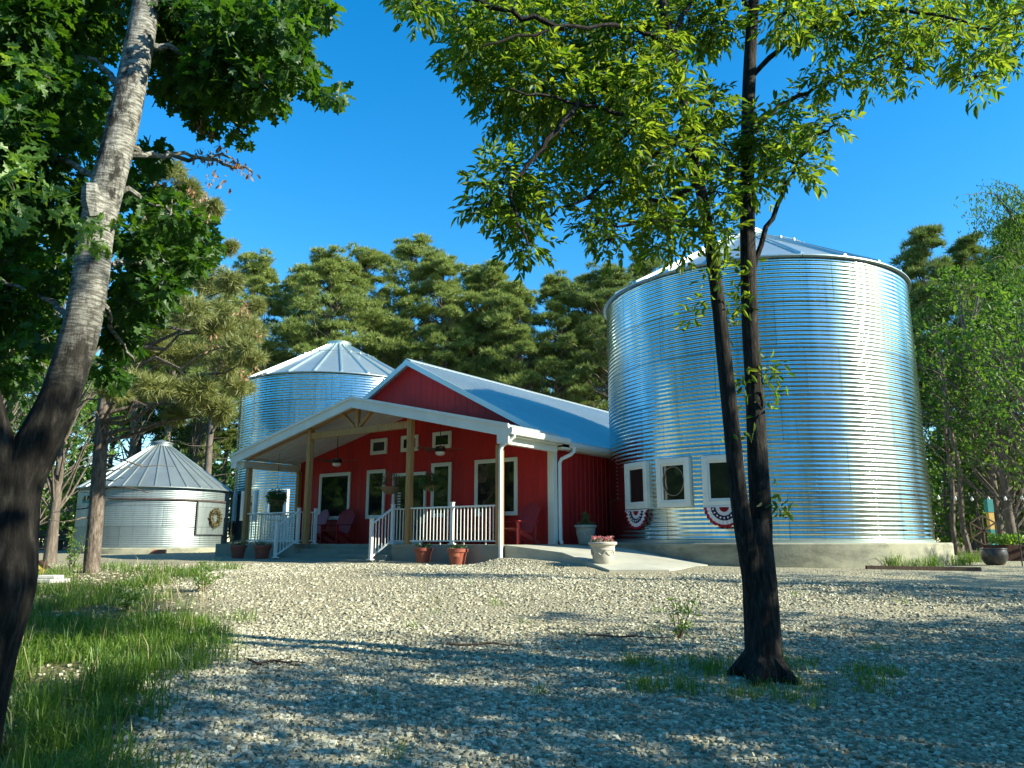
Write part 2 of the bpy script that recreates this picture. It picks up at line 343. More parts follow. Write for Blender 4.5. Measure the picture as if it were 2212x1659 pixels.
def gravelmat():
    m, nt, o = new_mat('crushed_limestone'); p = nd(nt, 'ShaderNodeBsdfPrincipled', Roughness=.9); p.inputs['Specular IOR Level'].default_value = .25
    g = nt.nodes.new('ShaderNodeNewGeometry'); r = ramp(nt, [(0, (.19, .175, .12)), (.3, (.33, .31, .22)), (.8, (.55, .525, .385)), (1, (.72, .70, .54))]); nt.links.new(g.outputs['Random Per Island'], r.inputs[0])
    v = coords(nt); n = noise(nt, v, 60, 3); c = mixc(nt, .35, r.outputs[0], mixc(nt, n, (.35, .34, .27), (.70, .69, .58)), 'MULTIPLY')
    c = mixc(nt, .3, r.outputs[0], c)
    nt.links.new(c, p.inputs['Base Color']); nt.links.new(p.outputs[0], o.inputs[0]); return m
M['stone'] = gravelmat()
def groundmat():
    m, nt, o = new_mat('gravel_yard_and_forest_floor'); p = nd(nt, 'ShaderNodeBsdfPrincipled', Roughness=.95); p.inputs['Specular IOR Level'].default_value = .2
    v = coords(nt); sx = nt.nodes.new('ShaderNodeSeparateXYZ'); nt.links.new(v, sx.inputs[0])
    vor = nd(nt, 'ShaderNodeTexVoronoi', Scale=24.0); nt.links.new(v, vor.inputs['Vector'])
    vor2 = nd(nt, 'ShaderNodeTexVoronoi', Scale=9.0); nt.links.new(v, vor2.inputs['Vector'])
    sep = nt.nodes.new('ShaderNodeSeparateColor'); nt.links.new(vor.outputs['Color'], sep.inputs[0])
    r = ramp(nt, [(0, (.25, .225, .145)), (.5, (.44, .41, .28)), (1, (.62, .59, .42))]); nt.links.new(sep.outputs[0], r.inputs[0])
    edge = ramp(nt, [(.0, (1, 1, 1)), (.55, (.75, .75, .75)), (.8, (.42, .40, .36))]); nt.links.new(vor.outputs['Distance'], edge.inputs[0])
    grav = mixc(nt, 1.0, r.outputs[0], edge.outputs[0], 'MULTIPLY')
    # tan dirt fines mixed in patches
    n1 = noise(nt, v, .35, 6, .65); rd = ramp(nt, [(.42, (0, 0, 0)), (.6, (.8, .8, .8))]); nt.links.new(n1, rd.inputs[0])
    dirtc = ramp(nt, [(.3, (.40, .355, .23)), (.7, (.30, .26, .16))]); nt.links.new(noise(nt, v, 6, 6, .7), dirtc.inputs[0])
    grav0 = grav
    # worn soil on the left verge
    def mth(op, a, b=None, c=None):
        k = nd(nt, 'ShaderNodeMath', operation=op)
        for i, q in enumerate((a, b, c)):
            if q is None: continue
            if hasattr(q, 'node'): nt.links.new(q, k.inputs[i])
            else: k.inputs[i].default_value = q
        return k.outputs[0]
    X, Y = sx.outputs['X'], sx.outputs['Y']
    ex = mth('MULTIPLY', mth('ADD', X, 3.4), .42); ey = mth('MULTIPLY', mth('SUBTRACT', Y, 13.0), .21)
    rr2 = mth('ADD', mth('MULTIPLY', ex, ex), mth('MULTIPLY', ey, ey))
    worn = nd_clamp(nt, mth('SUBTRACT', mth('ADD', 1.15, mth('MULTIPLY', mth('SUBTRACT', noise(nt, v, 1.1, 6, .7), .5), 2.2)), rr2))
    dm = mth('MAXIMUM', rd.outputs[0], mth('MULTIPLY', worn, .85)); grav = mixc(nt, dm, grav0, dirtc.outputs[0])
    wob = mth('MULTIPLY', mth('SUBTRACT', noise(nt, v, .8, 5, .7), .5), 4.0)
    verge = mth('SUBTRACT', mth('MULTIPLY', Y, -.40), X)                 # >0 inside the verge
    verge = mth('ADD', verge, wob)
    verge = mth('ADD', mth('MULTIPLY', verge, 1.2), .3); verge = nd_clamp(nt, verge)
    near = nd_clamp(nt, mth('MULTIPLY', mth('SUBTRACT', 17.5, Y), .6)); verge = mth('MULTIPLY', verge, near)
    soil = ramp(nt, [(.3, (.13, .10, .055)), (.55, (.09, .10, .03)), (.7, (.20, .17, .10))]); nt.links.new(noise(nt, v, 2.5, 7, .7), soil.inputs[0])
    c = mixc(nt, mth('MULTIPLY', verge, .85), grav, soil.outputs[0])
    # forest floor far behind and to the right
    f1 = nd_clamp(nt, mth('MULTIPLY', mth('SUBTRACT', mth('ADD', Y, wob), 36.0), .3))
    f2 = nd_clamp(nt, mth('MULTIPLY', mth('SUBTRACT', mth('ADD', mth('ADD', X, mth('MULTIPLY', Y, -.35)), wob), 6.6), .5))
    f2 = mth('MULTIPLY', f2, nd_clamp(nt, mth('SUBTRACT', Y, 16.0)))
    f3 = nd_clamp(nt, mth('MULTIPLY', mth('SUBTRACT', mth('MULTIPLY', X, -1.0), 19.0), .5))
    ff = mth('MAXIMUM', mth('MAXIMUM', f1, f2), f3)
    floor = ramp(nt, [(.3, (.10, .065, .04)), (.6, (.05, .045, .02)), (.75, (.15, .10, .06))]); nt.links.new(noise(nt, v, 3, 8, .75), floor.inputs[0])
    c = mixc(nt, ff, c, floor.outputs[0]); nt.links.new(c, p.inputs['Base Color'])
    inv = mth('SUBTRACT', 1.0, vor.outputs['Distance']); inv2 = mth('SUBTRACT', 1.0, vor2.outputs['Distance'])
    hh = mth('ADD', mth('MULTIPLY', inv, .7), mth('MULTIPLY', inv2, .3))
    b = nd(nt, 'ShaderNodeBump', Strength=1.0, Distance=.045); nt.links.new(hh, b.inputs['Height']); nt.links.new(b.outputs[0], p.inputs['Normal'])
    nt.links.new(p.outputs[0], o.inputs[0]); return m
def nd_clamp(nt, a):
    k = nt.nodes.new('ShaderNodeClamp'); nt.links.new(a, k.inputs[0]); return k.outputs[0]
M['ground'] = groundmat()

# ------------------------------------------------------------------ ground
def build_ground():
    xs = np.concatenate([np.linspace(-200, -22, 24), np.linspace(-20, 20, 141), np.linspace(22, 200, 24)])
    ys = np.concatenate([np.linspace(-90, -6, 14), np.linspace(-5, 30, 141), np.linspace(32, 260, 40)])
    X, Y = np.meshgrid(xs, ys); Z = gz(X, Y)
    v = np.stack([X.ravel(), Y.ravel(), Z.ravel()], 1); nx = len(xs)
    i = np.arange(len(ys) - 1)[:, None] * nx + np.arange(nx - 1)[None]; i = i.ravel()
    f = np.stack([i, i + 1, i + nx + 1, i + nx], 1)
    tag(link('ground', np_mesh('ground', v, f, 4, M['ground'], True)), kind='structure')
build_ground()

# ------------------------------------------------------------------ building frame
ANG = -R(36.7)
u = Vector((math.cos(ANG), math.sin(ANG), 0)); w = Vector((-math.sin(ANG), math.cos(ANG), 0))
C0 = Vector((1.08, 20.2, 0))
FLOOR = -0.10
def BL(e, d, z): return C0 - u * e - w * d + Vector((0, 0, z))
def F(x, y, d=0.0):
    """photo position on the vertical plane d metres in front of the barn wall -> (e, z)"""
    a, b = ray(x, y); P = C0 - w * d
    e = (P.x - a * P.y) / (u.x - a * u.y); return e, b * (P.y - u.y * e)
HW = 5.23; BWID = 2 * HW; RZ = 5.42; EZ = 2.69; BLEN = 13.0

# ------------------------------------------------------------------ grain bins
def grain_bin(name, label, centre, Rb, nrings, ringh, pitch_n, slope, zbase, nribs, mwall, mroof, cap_r, foundation, amp=.0065, overhang=.06, segs=160):
    H = nrings * ringh
    t = thing(name, label, 'grain bin', (centre[0], centre[1], zbase))
    ncyc = nrings * pitch_n; spc = 8; rows = ncyc * spc + 1
    zz = np.linspace(0, H, rows); rr = Rb + amp * np.cos(2 * np.pi * np.arange(rows) / spc)
    rngl = np.random.RandomState(len(name) + nrings)
    th = np.linspace(0, 2 * np.pi, segs, endpoint=False)
    wob = .0018 * np.sin(th * 9 + 1) + .0007 * np.sin(th * 23)
    ringo = (np.floor(zz / ringh - 1e-6) % 2) * .003
    r2 = rr[:, None] + ringo[:, None] + wob[None, :] * np.sin(zz / ringh * 2.1)[:, None]
    v = np.stack([(r2 * np.cos(th)), (r2 * np.sin(th)), np.repeat(zz[:, None], segs, 1)], 2).reshape(-1, 3)
    i = np.arange(rows - 1)[:, None] * segs; k = np.arange(segs)[None]; k2 = (k + 1) % segs
    f = np.stack([(i + k), (i + k2), (i + segs + k2), (i + segs + k)], 2).reshape(-1, 4)
    link('corrugated_wall', np_mesh('corrugated_wall', v, f, 4, mwall, True), t)
    # bolts: vertical seams staggered by ring and a bolt line at each ring joint
    mb = MB(); npan = max(8, int(round(2 * math.pi * Rb / 2.84)))
    for ring in range(nrings):
        for p in range(npan):
            a = 2 * math.pi * (p + .5 * (ring % 2) + .23) / npan
            c, s_ = math.cos(a), math.sin(a)
            for q in range(pitch_n):
                z = ring * ringh + (q + .5) * ringh / pitch_n; rb = Rb + .004
                mb.M = Matrix.Translation((rb * c, rb * s_, z)) @ Matrix.Rotation(a, 4, 'Z')
                mb.box(-.004, -.008, -.008, .008, .008, .008)
        if ring:
            for p in range(npan * 12):
                a = 2 * math.pi * p / (npan * 12); z = ring * ringh
                mb.M = Matrix.Translation(((Rb + .006) * math.cos(a), (Rb + .006) * math.sin(a), z)) @ Matrix.Rotation(a, 4, 'Z')
                mb.box(-.004, -.007, -.007, .007, .007, .007)
    mb.M = Matrix.Identity(4); mb.build('bolt_seams', M['galv_old'], t)['kind'] = 'stuff'
    # base angle
    MB().lathe([(Rb + .02, -.002), (Rb + .05, -.002), (Rb + .05, .01), (Rb + .022, .012), (Rb + .022, .06), (Rb - .01, .06)], 96, capb=False, capt=False).build('base_flange', mroof, t, True)
    # roof
    tn = math.tan(slope); ro = Rb + overhang; zt = H - overhang * tn + .03; zc = zt + (ro - cap_r) * tn
    nv = nribs * 6
    vs = []; fs = []; NR = 26
    for j in range(NR):
        fr = j / (NR - 1); r = ro + (cap_r - ro) * fr; z0 = zt + (zc - zt) * fr
        for k in range(nv):
            a = 2 * math.pi * k / nv; ph = (k % 6) / 6
            dz = -.012 * math.sin(math.pi * ph) * (1 - .6 * fr) + (.003 if j % 2 else 0)
            vs.append((r * math.cos(a), r * math.sin(a), z0 + dz))
    for j in range(NR - 1):
        for k in range(nv):
            fs.append((j * nv + k, j * nv + (k + 1) % nv, (j + 1) * nv + (k + 1) % nv, (j + 1) * nv + k))
    link('roof_panels', np_mesh('roof_panels', np.array(vs), np.array(fs), 4, mroof, True), t)
    rb0 = MB(); h = .075 if Rb > 3.5 else .045; ww = .055 if Rb > 3.5 else .035
    for k in range(nribs):
        a = 2 * math.pi * k / nribs
        rb0.M = Matrix.Rotation(a, 4, 'Z')
        x0, x1 = ro + .01, cap_r; z0, z1 = zt - .006, zc
        ws = ww * .55
        rb0.add([(x0, -ww, z0), (x0, ww, z0), (x0, ws, z0 + h), (x0, -ws, z0 + h), (x1, -ws, z1), (x1, ws, z1), (x1, ws * .6, z1 + h), (x1, -ws * .6, z1 + h)],
                [(0, 1, 2, 3), (4, 7, 6, 5), (0, 3, 7, 4), (1, 5, 6, 2), (3, 2, 6, 7)])
    rb0.M = Matrix.Identity(4); rb0.build('roof_ribs', mroof, t)
    if Rb > 3.5:
        rg = MB(); r = Rb * .42; z = zt + (ro - r) * tn + h + .03
        pts = [(r * math.cos(2 * math.pi * k / 48), r * math.sin(2 * math.pi * k / 48), z) for k in range(49)]
        rg.tube(pts, .012, 6)
        for k in range(nribs):
            a = 2 * math.pi * k / nribs; rg.M = Matrix.Translation((r * math.cos(a), r * math.sin(a), z)) @ Matrix.Rotation(a, 4, 'Z'); rg.box(-.03, -.02, -.04, .03, .02, .03)
        rg.build('roof_ring', M['galv_old'], t)
    MB().lathe([(cap_r + .06, zc - .03), (cap_r + .06, zc + .10), (cap_r + .09, zc + .10), (cap_r + .09, zc + .135), (cap_r * .5, zc + .22), (.02, zc + .27)], 40, capb=False).build('roof_cap', mroof, t, True)
    MB().lathe([(Rb + .03, H - .05), (ro + .03, zt - .02), (ro + .03, zt + .01), (ro, zt + .01)], 96, capb=False, capt=False).build('eave_ring', M['galv_old'], t, True)
    if foundation:
        rf, hb = foundation
        MB().lathe([(rf + .01, -hb), (rf, -.03), (rf - .03, -.002), (.5, -.002)], 80, capb=False).build('foundation_ring', M['ring'], t, True)
    return t

A = Vector((6.89, 21.46, 0)); Bc = Vector((-7.94, 34.3, 0)); Sb = Vector((-14.26, 31.2, 0))
RB = 4.115
binA = grain_bin('grain_bin', 'large shiny corrugated silver bin on the right with three white windows', A, RB, 6, 1.118, 11, R(29.3), -.05, 24, M['galv'], M['galv_roof'], .45, (4.5, .85))
binB = grain_bin('grain_bin', 'large shiny corrugated silver bin behind the left end of the porch', Bc, RB, 6, 1.118, 11, R(29.3), -.05, 24, M['galv'], M['galv_roof'], .45, (4.5, .85))
binC = grain_bin('grain_bin', 'small dull old bin with a steep ribbed roof and a sliding door carrying a wreath', Sb, 2.75, 3, .757, 11, R(35.5), -.26, 32, M['galv_old'], M['galv_old_roof'], .34, (2.9, .45), amp=.005, overhang=.12)

def az_hit(c, Rr, xd, yd=1100):
    a, _ = ray(xd, yd); dx, dy = a, 1.0; L = math.hypot(dx, dy); dx /= L; dy /= L
    b = dx * c.x + dy * c.y; disc = b * b - (c.x ** 2 + c.y ** 2 - Rr * Rr)
    t = b - math.sqrt(max(disc, 0)); return math.atan2(t * dy - c.y, t * dx - c.x)
def bin_window(parent, az, wd=.95, z0=.83, z1=2.0, Rr=RB):
    o = Matrix.Rotation(az, 4, 'Z')
    # local: x outward, y across
    xo = Rr - (Rr - math.sqrt(Rr * Rr - wd * wd / 4)) - .02; xf = Rr + .075; h = wd / 2; b = .13
    fr = MB(); fr.M = o
    fr.box(xo, -h, z0, xf, -h + b, z1); fr.box(xo, h - b, z0, xf, h, z1); fr.box(xo, -h + b, z0, xf, h - b, z0 + b); fr.box(xo, -h + b, z1 - b, xf, h - b, z1)
    f = fr.build('window', M['white'], parent, bevel=.006)
    s = MB(); s.M = o; i = h - b; q = .045
    s.box(xo + .02, -i, z0 + b, xf - .03, -i + q, z1 - b); s.box(xo + .02, i - q, z0 + b, xf - .03, i, z1 - b)
    s.box(xo + .02, -i + q, z0 + b, xf - .03, i - q, z0 + b + q); s.box(xo + .02, -i + q, z1 - b - q, xf - .03, i - q, z1 - b)
    s.build('sash', M['white_rail'], f)
    g = MB(); g.M = o; g.box(xf - .075, -i + q, z0 + b + q, xf - .06, i - q, z1 - b - q); g.build('pane', M['glass'], f)
    return f
def bunting(label, centre, az, ztop, rad, Rr=RB, drop=1.0):
    loc = (centre.x + (Rr + .06) * math.cos(az), centre.y + (Rr + .06) * math.sin(az), ztop)
    rings = [(0.02, 0), (.24, 0), (.42, 1), (.46, 2), (.60, 2), (.66, 2), (.86, 1), (1.0, 0)]
    n = 72; vs = []; fs = []; ms = []
    for r, _ in rings:
        for k in range(n + 1):
            a = math.pi + math.pi * k / n
            pl = .022 * math.sin(k / n * math.pi * 2 * 12) * (.3 + r)
            sc = 1 + (.03 * math.cos(k / n * math.pi * 2 * 12) if r == 1.0 else 0)
            vs.append((pl + .02, rad * r * sc * math.cos(a), rad * drop * r * sc * math.sin(a)))
    for i in range(len(rings) - 1):
        for k in range(n):
            fs.append((i * (n + 1) + k, i * (n + 1) + k + 1, (i + 1) * (n + 1) + k + 1, (i + 1) * (n + 1) + k)); ms.append(rings[i + 1][1])
    o = MB(); o.v = vs; o.f = fs; o.m = ms
    # white stars on the blue band
    for k in range(9):
        a = math.pi + math.pi * (k + .5) / 9; cy, cz = rad * .54 * math.cos(a), rad * drop * .54 * math.sin(a)
        st = []
        for j in range(10):
            rr = rad * (.065 if j % 2 == 0 else .028); b = math.pi / 2 + j * math.pi / 5; st.append((cy + rr * math.cos(b), cz + rr * math.sin(b)))
        o.prism(st, 'x', .044, .05, mi=1)
    o.prism([(-rad * 1.02, 0), (rad * 1.02, 0), (rad * 1.02, .025), (-rad * 1.02, .025)], 'x', .005, .03, mi=1)
    ob = o.build('bunting', [M['redcloth'], M['whitecloth'], M['navy']])
    ob.location = loc; ob.rotation_euler = (0, 0, az)
    tag(ob, label, 'bunting', 'patriotic fan buntings below the bin windows'); return ob
azs = [az_hit(A, RB, x) for x in (1379, 1459, 1566)]
for a in azs: bin_window(binA, a)
bunting('striped fan bunting hanging below the leftmost window of the big right bin', A, azs[0], .73, .46, drop=1.0)
bunting('starred fan bunting half hidden behind the twin tree trunks', A, azs[2], .75, .46)
azb = [az_hit(Bc, RB, x) for x in (503, 537, 598)]
for a in azb: bin_window(binB, a)
bunting('small fan bunting on the far left bin beside the porch corner', Bc, azb[0], .73, .46)
# hoop in the middle window
hp = MB(); az = azs[1]; c = Vector((A.x + (RB + .045) * math.cos(az), A.y + (RB + .045) * math.sin(az), 1.40 ))
pts = [(0, .30 * math.cos(2 * math.pi * k / 40), .30 * math.sin(2 * math.pi * k / 40) * 1.15) for k in range(41)]
hp.tube(pts, .011, 6); ho = hp.build('hoop', M['hoop']); ho.location = c; ho.rotation_euler = (0, 0, az)
tag(ho, 'thin round willow hoop hung in the middle window of the big bin', 'hoop wreath')

# small bin door, rail, window, flat panel
def arc_panel(parent, name, a0, a1, z0, z1, Rr, th, mat, n=24):
    vs = []; fs = []
    for k in range(n + 1):
        a = a0 + (a1 - a0) * k / n
        for r in (Rr, Rr + th):
            for z in (z0, z1): vs.append((r * math.cos(a), r * math.sin(a), z))
    for k in range(n):
        b = 4 * k
        fs += [(b, b + 4, b + 5, b + 1), (b + 2, b + 3, b + 7, b + 6), (b, b + 2, b + 6, b + 4), (b + 1, b + 5, b + 7, b + 3)]
    fs += [(0, 1, 3, 2), (4 * n, 4 * n + 2, 4 * n + 3, 4 * n + 1)]
    return MB().add(vs, fs).build(name, mat, parent, True)
s0 = az_hit(Sb, 2.77, 427); s1 = az_hit(Sb, 2.77, 487)
door = arc_panel(binC, 'sliding_door', s0, s1, .50, 1.70, 2.78, .035, M['galv_old'])
for nm, (za, zb) in (('door_edge', (.47, .50)), ('door_edge', (1.70, 1.72))): arc_panel(door, nm, s0 - .012, s1, za, zb, 2.78, .05, M['galv_dark'])
arc_panel(door, 'door_edge', s0 - .016, s0, .50, 1.70, 2.78, .05, M['galv_dark'], 2)
arc_panel(binC, 'door_rail', az_hit(Sb, 2.77, 232), s1, 1.74, 1.80, 2.775, .05, M['rust'], 40)
arc_panel(binC, 'flat_panel', az_hit(Sb, 2.77, 166), az_hit(Sb, 2.77, 222), .02, 2.1, 2.77, .02, M['galv_old'], 10)
wn_ = arc_panel(binC, 'window', az_hit(Sb, 2.77, 178), az_hit(Sb, 2.77, 200), 1.62, 1.90, 2.795, .012, M['teal'], 4)
arc_panel(wn_, 'pane', az_hit(Sb, 2.77, 180), az_hit(Sb, 2.77, 198), 1.70, 1.88, 2.808, .006, M['glass'], 4)
def wreath(label, loc, az, rad, mat, group=None):
    rng = np.random.RandomState(5); n = 900; th = rng.rand(n) * 2 * np.pi; ph = rng.rand(n) * 2 * np.pi; rt = rad * .30 * np.sqrt(rng.rand(n))
    cy = (rad + rt * np.cos(ph)) * np.cos(th); cz = (rad + rt * np.cos(ph)) * np.sin(th) * 1.12; cx = rt * np.sin(ph) * .8 + .06
    P = np.stack([cx, cy, cz], 1); me = leaf_cards('wreath', P, rng.randn(n, 3), .09, .03, mat, rng)
    t = thing('wreath', label, 'wreath', loc, az); link('foliage', me, t)
    MB().tube([(.06, rad * math.cos(k * math.pi / 16), rad * 1.12 * math.sin(k * math.pi / 16)) for k in range(33)], rad * .12, 6).build('twig_ring', M['hoop'], t, True)

# ------------------------------------------------------------------ foliage tools
def unit(a): return a / np.maximum(np.linalg.norm(a, axis=-1, keepdims=True), 1e-9)
DIAMOND = (np.array([(0, 0, 0), (.45, -.5, .10), (1, 0, 0), (.45, .5, .10)]), [(0, 1, 2, 3)])
LANCE = (np.array([(0, 0, 0), (.28, -.42, .12), (.62, -.40, .10), (1, 0, -.05), (.62, .40, .10), (.28, .42, .12), (.45, 0, 0)]), [(0, 1, 6), (1, 2, 6), (2, 3, 6), (3, 4, 6), (4, 5, 6), (5, 0, 6)])
OAK = (np.array([(0, 0, 0), (.18, -.12, .03), (.25, -.38, .08), (.38, -.20, .05), (.50, -.55, .06), (.62, -.24, .03), (.80, -.42, .02), (.84, -.14, 0), (1, 0, -.05),
                 (.84, .14, 0), (.80, .42, .02), (.62, .24, .03), (.50, .55, .06), (.38, .20, .05), (.25, .38, .08), (.18, .12, .03), (.5, 0, 0)]), [(i, (i + 1) % 16, 16) for i in range(16)])
def stamp(P, D, L, Wd, rng, tpl, updir=None):
    """stamp a template at points P pointing along D; returns verts, faces"""
    T, Fc = tpl; n = len(P); D = unit(D)
    a = rng.randn(n, 3) if updir is None else (updir + rng.randn(n, 3) * .5)
    N = unit(a - (a * D).sum(1, keepdims=True) * D); S = np.cross(N, D)
    L = np.broadcast_to(L, (n,))[:, None, None]; Wd = np.broadcast_to(Wd, (n,))[:, None, None]
    V = P[:, None, :] + T[None, :, 0:1] * L * D[:, None] + T[None, :, 1:2] * Wd * S[:, None] + T[None, :, 2:3] * L * N[:, None]
    Fa = np.array(Fc)[None] + (np.arange(n) * len(T))[:, None, None]
    return V.reshape(-1, 3), Fa.reshape(-1, len(Fc[0]))
def leaf_cards(name, P, D, L, Wd, mat, rng, tpl=DIAMOND, updir=None):
    v, f = stamp(P, D, L, Wd, rng, tpl, updir); return np_mesh(name, v, f, f.shape[1], mat)
wreath('round dried wreath on the door of the small old bin', (Sb.x + 2.82 * math.cos(az_hit(Sb, 2.80, 464)), Sb.y + 2.82 * math.sin(az_hit(Sb, 2.80, 464)), .86), az_hit(Sb, 2.80, 464), .26, M['wreath'])

def limb_curve(a, b, rng, n=5, sag=.0, wob=.06):
    a = np.array(a, float); b = np.array(b, float); L = np.linalg.norm(b - a); pts = []
    for i in range(n + 1):
        t = i / n; p = a + (b - a) * t; j = rng.randn(3) * wob * L * math.sin(math.pi * t) * .6
        p = p + j; p[2] += sag * L * math.sin(math.pi * t); pts.append(tuple(p))
    return pts
def trunk_point(path, t):
    """path list of points; t 0..1"""
    k = t * (len(path) - 1); i = min(int(k), len(path) - 2); f = k - i
    return np.array(path[i]) * (1 - f) + np.array(path[i + 1]) * f

def blob_leaves(clumps, per_m3, rng, size, tpl, wratio, droop=.35, nmin=40, hollow=.35, up=True):
    """clumps: (centre, rx, rz). Leaves sit on twigs that fan out of each clump centre."""
    Ps = []; Ds = []; tw = []
    for c, r, rz in clumps:
        n = max(nmin, int(per_m3 * 4.19 * r * r * rz)); nt_ = max(6, n // 16)
        c = np.array(c); d = unit(rng.randn(nt_, 3)); tip = c + d * np.array([r, r, rz]) * (.55 + .6 * rng.rand(nt_, 1) ** .6)
        st = c + (tip - c) * .12 + rng.randn(nt_, 3) * r * .08
        k = n // nt_
        t = (hollow + (1 - hollow) * rng.rand(nt_, k, 1) ** .75); p = st[:, None] + (tip - st)[:, None] * t
        p = p + rng.randn(nt_, k, 3) * size * .55
        dd = unit((tip - st))[:, None] * .9 + rng.randn(nt_, k, 3) * .8; dd[..., 2] -= droop
        Ps.append(p.reshape(-1, 3)); Ds.append(dd.reshape(-1, 3)); tw += [(c, st[i], tip[i]) for i in range(nt_)]
    P = np.concatenate(Ps); D = np.concatenate(Ds); n = len(P)
    L = size * (.65 + .6 * rng.rand(n)); upd = np.tile(np.array([0, 0, 1.0]), (n, 1)) if up else None
    return P, D, L, L * wratio, upd, tw

def deciduous(name, label, cat, base, H, cr, seed, leafm, barkm, leaf=.16, dens=45, tr=.16, lean=(0, 0), crown_lo=.35, nclump=34, group=None, tpl=DIAMOND, cat_leaf=None, wr=.55):
    rng = np.random.RandomState(seed); t = thing(name, label, cat, base, 0, group)
    path = [(lean[0] * k * k + rng.randn() * .04 * H * .3 * k, lean[1] * k * k + rng.randn() * .04 * H * .3 * k, -.15 + H * .92 * k) for k in np.linspace(0, 1, 8)]
    tb = MB(); tb.tube(path, [tr * (1.25 if i == 0 else 1) * (1 - .82 * i / 7) + .01 for i in range(8)], 9)
    cl = []
    for i in range(nclump):
        hz = crown_lo + (1 - crown_lo) * rng.rand() ** .85; prof = math.sin(math.pi * min(1, (hz - crown_lo) / (1 - crown_lo) * .82 + .16)) ** .6
        a = rng.rand() * 2 * math.pi; rad = cr * prof * (.25 + .75 * rng.rand() ** .5)
        ax = trunk_point(path, hz * .92); c = (ax[0] + rad * math.cos(a), ax[1] + rad * math.sin(a), H * hz)
        r = cr * (.20 + .16 * rng.rand()); cl.append((c, r, r * .75))
        st = trunk_point(path, max(.15, hz - .18 - .12 * rng.rand())); tb.tube(limb_curve(st, c, rng, 4, .04), [tr * .30, tr * .24, tr * .18, tr * .12, tr * .07], 5)
    tb.build('trunk', barkm, t, True)
    P, D, L, Wd, up, tw = blob_leaves(cl, dens / max(.4, (leaf / .16) ** 2), rng, leaf, tpl, wr)
    link('crown', leaf_cards('crown', P, D, L, Wd, leafm, rng, tpl, up), t)
    return t

def pine(name, label, base, H, cr, seed, leafm, barkm, tuft=.24, nclump=44, per=120, crown_lo=.42, tr=.17, group=None, lean=(0, 0), nb=7, bw=.12, dead=8):
    rng = np.random.RandomState(seed); t = thing(name, label, 'pine tree', base, 0, group)
    path = [(lean[0] * k + rng.randn() * .01 * H * k, lean[1] * k + rng.randn() * .01 * H * k, -.15 + H * .97 * k) for k in np.linspace(0, 1, 9)]
    tb = MB(); tb.tube(path, [tr * (1.2 if i == 0 else 1) * (1 - .85 * i / 8) + .012 for i in range(9)], 9)
    Ps = []; Ds = []
    for i in range(nclump):
        k = (i + rng.rand()) / nclump; hz = crown_lo + (1 - crown_lo) * k
        prof = (1 - k) ** .55 * (.55 + .45 * min(1, k * 4)); a = i * 2.4 + rng.randn() * .9
        rad = cr * prof * (.25 + .85 * rng.rand()); ax = trunk_point(path, min(1, hz))
        c = np.array((ax[0] + rad * math.cos(a), ax[1] + rad * math.sin(a), H * hz + rad * .12))
        if i >= nclump - 2: c = ax + np.array((rng.randn() * .1, rng.randn() * .1, -.2 * i / nclump))
        st = trunk_point(path, max(.05, hz - .05)); tb.tube(limb_curve(st, c, rng, 4, -.04, .09), [tr * .24, tr * .2, tr * .15, tr * .1, tr * .05], 5)
        r = (.22 + .34 * rng.rand()) * (cr / 2.6) * (1.2 - .45 * k) * (1.0 if nclump < 60 else .86)
        # sub-puffs
        for q in range(3):
            cc = c + rng.randn(3) * np.array((r * .8, r * .8, r * .35)); n = per // 3
            d = unit(rng.randn(n, 3)); d[:, 2] = np.abs(d[:, 2]) * .9 - .15
            p = cc + d * np.array((r, r, r * .6)) * (.45 + .55 * rng.rand(n, 1)); dd = unit(d * 1.0 + np.array((0, 0, .45)) + rng.randn(n, 3) * .35)
            Ps.append(p); Ds.append(dd)
    for i in range(dead):
        hz = .18 + (crown_lo - .16) * rng.rand(); a = rng.rand() * 6.28; ln = .6 + 1.3 * rng.rand(); st = trunk_point(path, hz)
        tb.tube(limb_curve(st, st + np.array((ln * math.cos(a), ln * math.sin(a), ln * .2 * rng.randn())), rng, 3), [.03, .02, .012, .006], 4)
    tb.build('trunk', barkm, t, True)
    P = np.concatenate(Ps); D = np.concatenate(Ds); P = np.repeat(P, nb, 0); D = unit(np.repeat(D, nb, 0) + rng.randn(len(P), 3) * .45)
    L = tuft * (.7 + .6 * rng.rand(len(P))); v, f = stamp(P, D, L, L * bw, rng, (np.array([(0, -.5, 0), (0, .5, 0), (1, 0, 0)]), [(0, 1, 2)]))
    link('crown', np_mesh('crown', v, f, 3, leafm), t)
    return t

# ------------------------------------------------------------------ barn (local frame: x right along the front wall, y back, z up)
barn = thing('barn', 'red metal barn with a pale ribbed gable roof joined to the silver bins', 'barn', C0, ANG)
def ribbed(mb, poly_top, x0, x1, y, zb, pitch=.2286, h=.018):
    pass
# front gable wall with raised ribs
fw = MB(); fw.prism([(-BWID, FLOOR), (0, FLOOR), (0, EZ - .02), (-HW, RZ - .03), (-BWID, EZ - .02)], 'y', 0, .12)
def roofz(x): return RZ - (RZ - EZ) / HW * abs(x + HW) - .05
x = -BWID + .15
while x < -.05:
    fw.prism([(x - .022, 0.0), (x - .010, -.008), (x + .010, -.008), (x + .022, 0.0)], 'z', FLOOR, roofz(x) - .02); x += .2286
fw.build('front_wall', M['red'], barn)
sw = MB(); sw.box(-.12, .12, FLOOR, 0, BLEN, EZ - .03)
y = .22
while y < BLEN:
    sw.prism([(0, y - .022), (.020, y - .012), (.020, y + .012), (0, y + .022)], 'z', FLOOR, EZ - .05); y += .2286
sw.build('side_wall', M['red'], barn)
MB().box(-BWID, .12, FLOOR, -BWID + .12, BLEN, EZ - .03).build('side_wall', M['red'], barn)
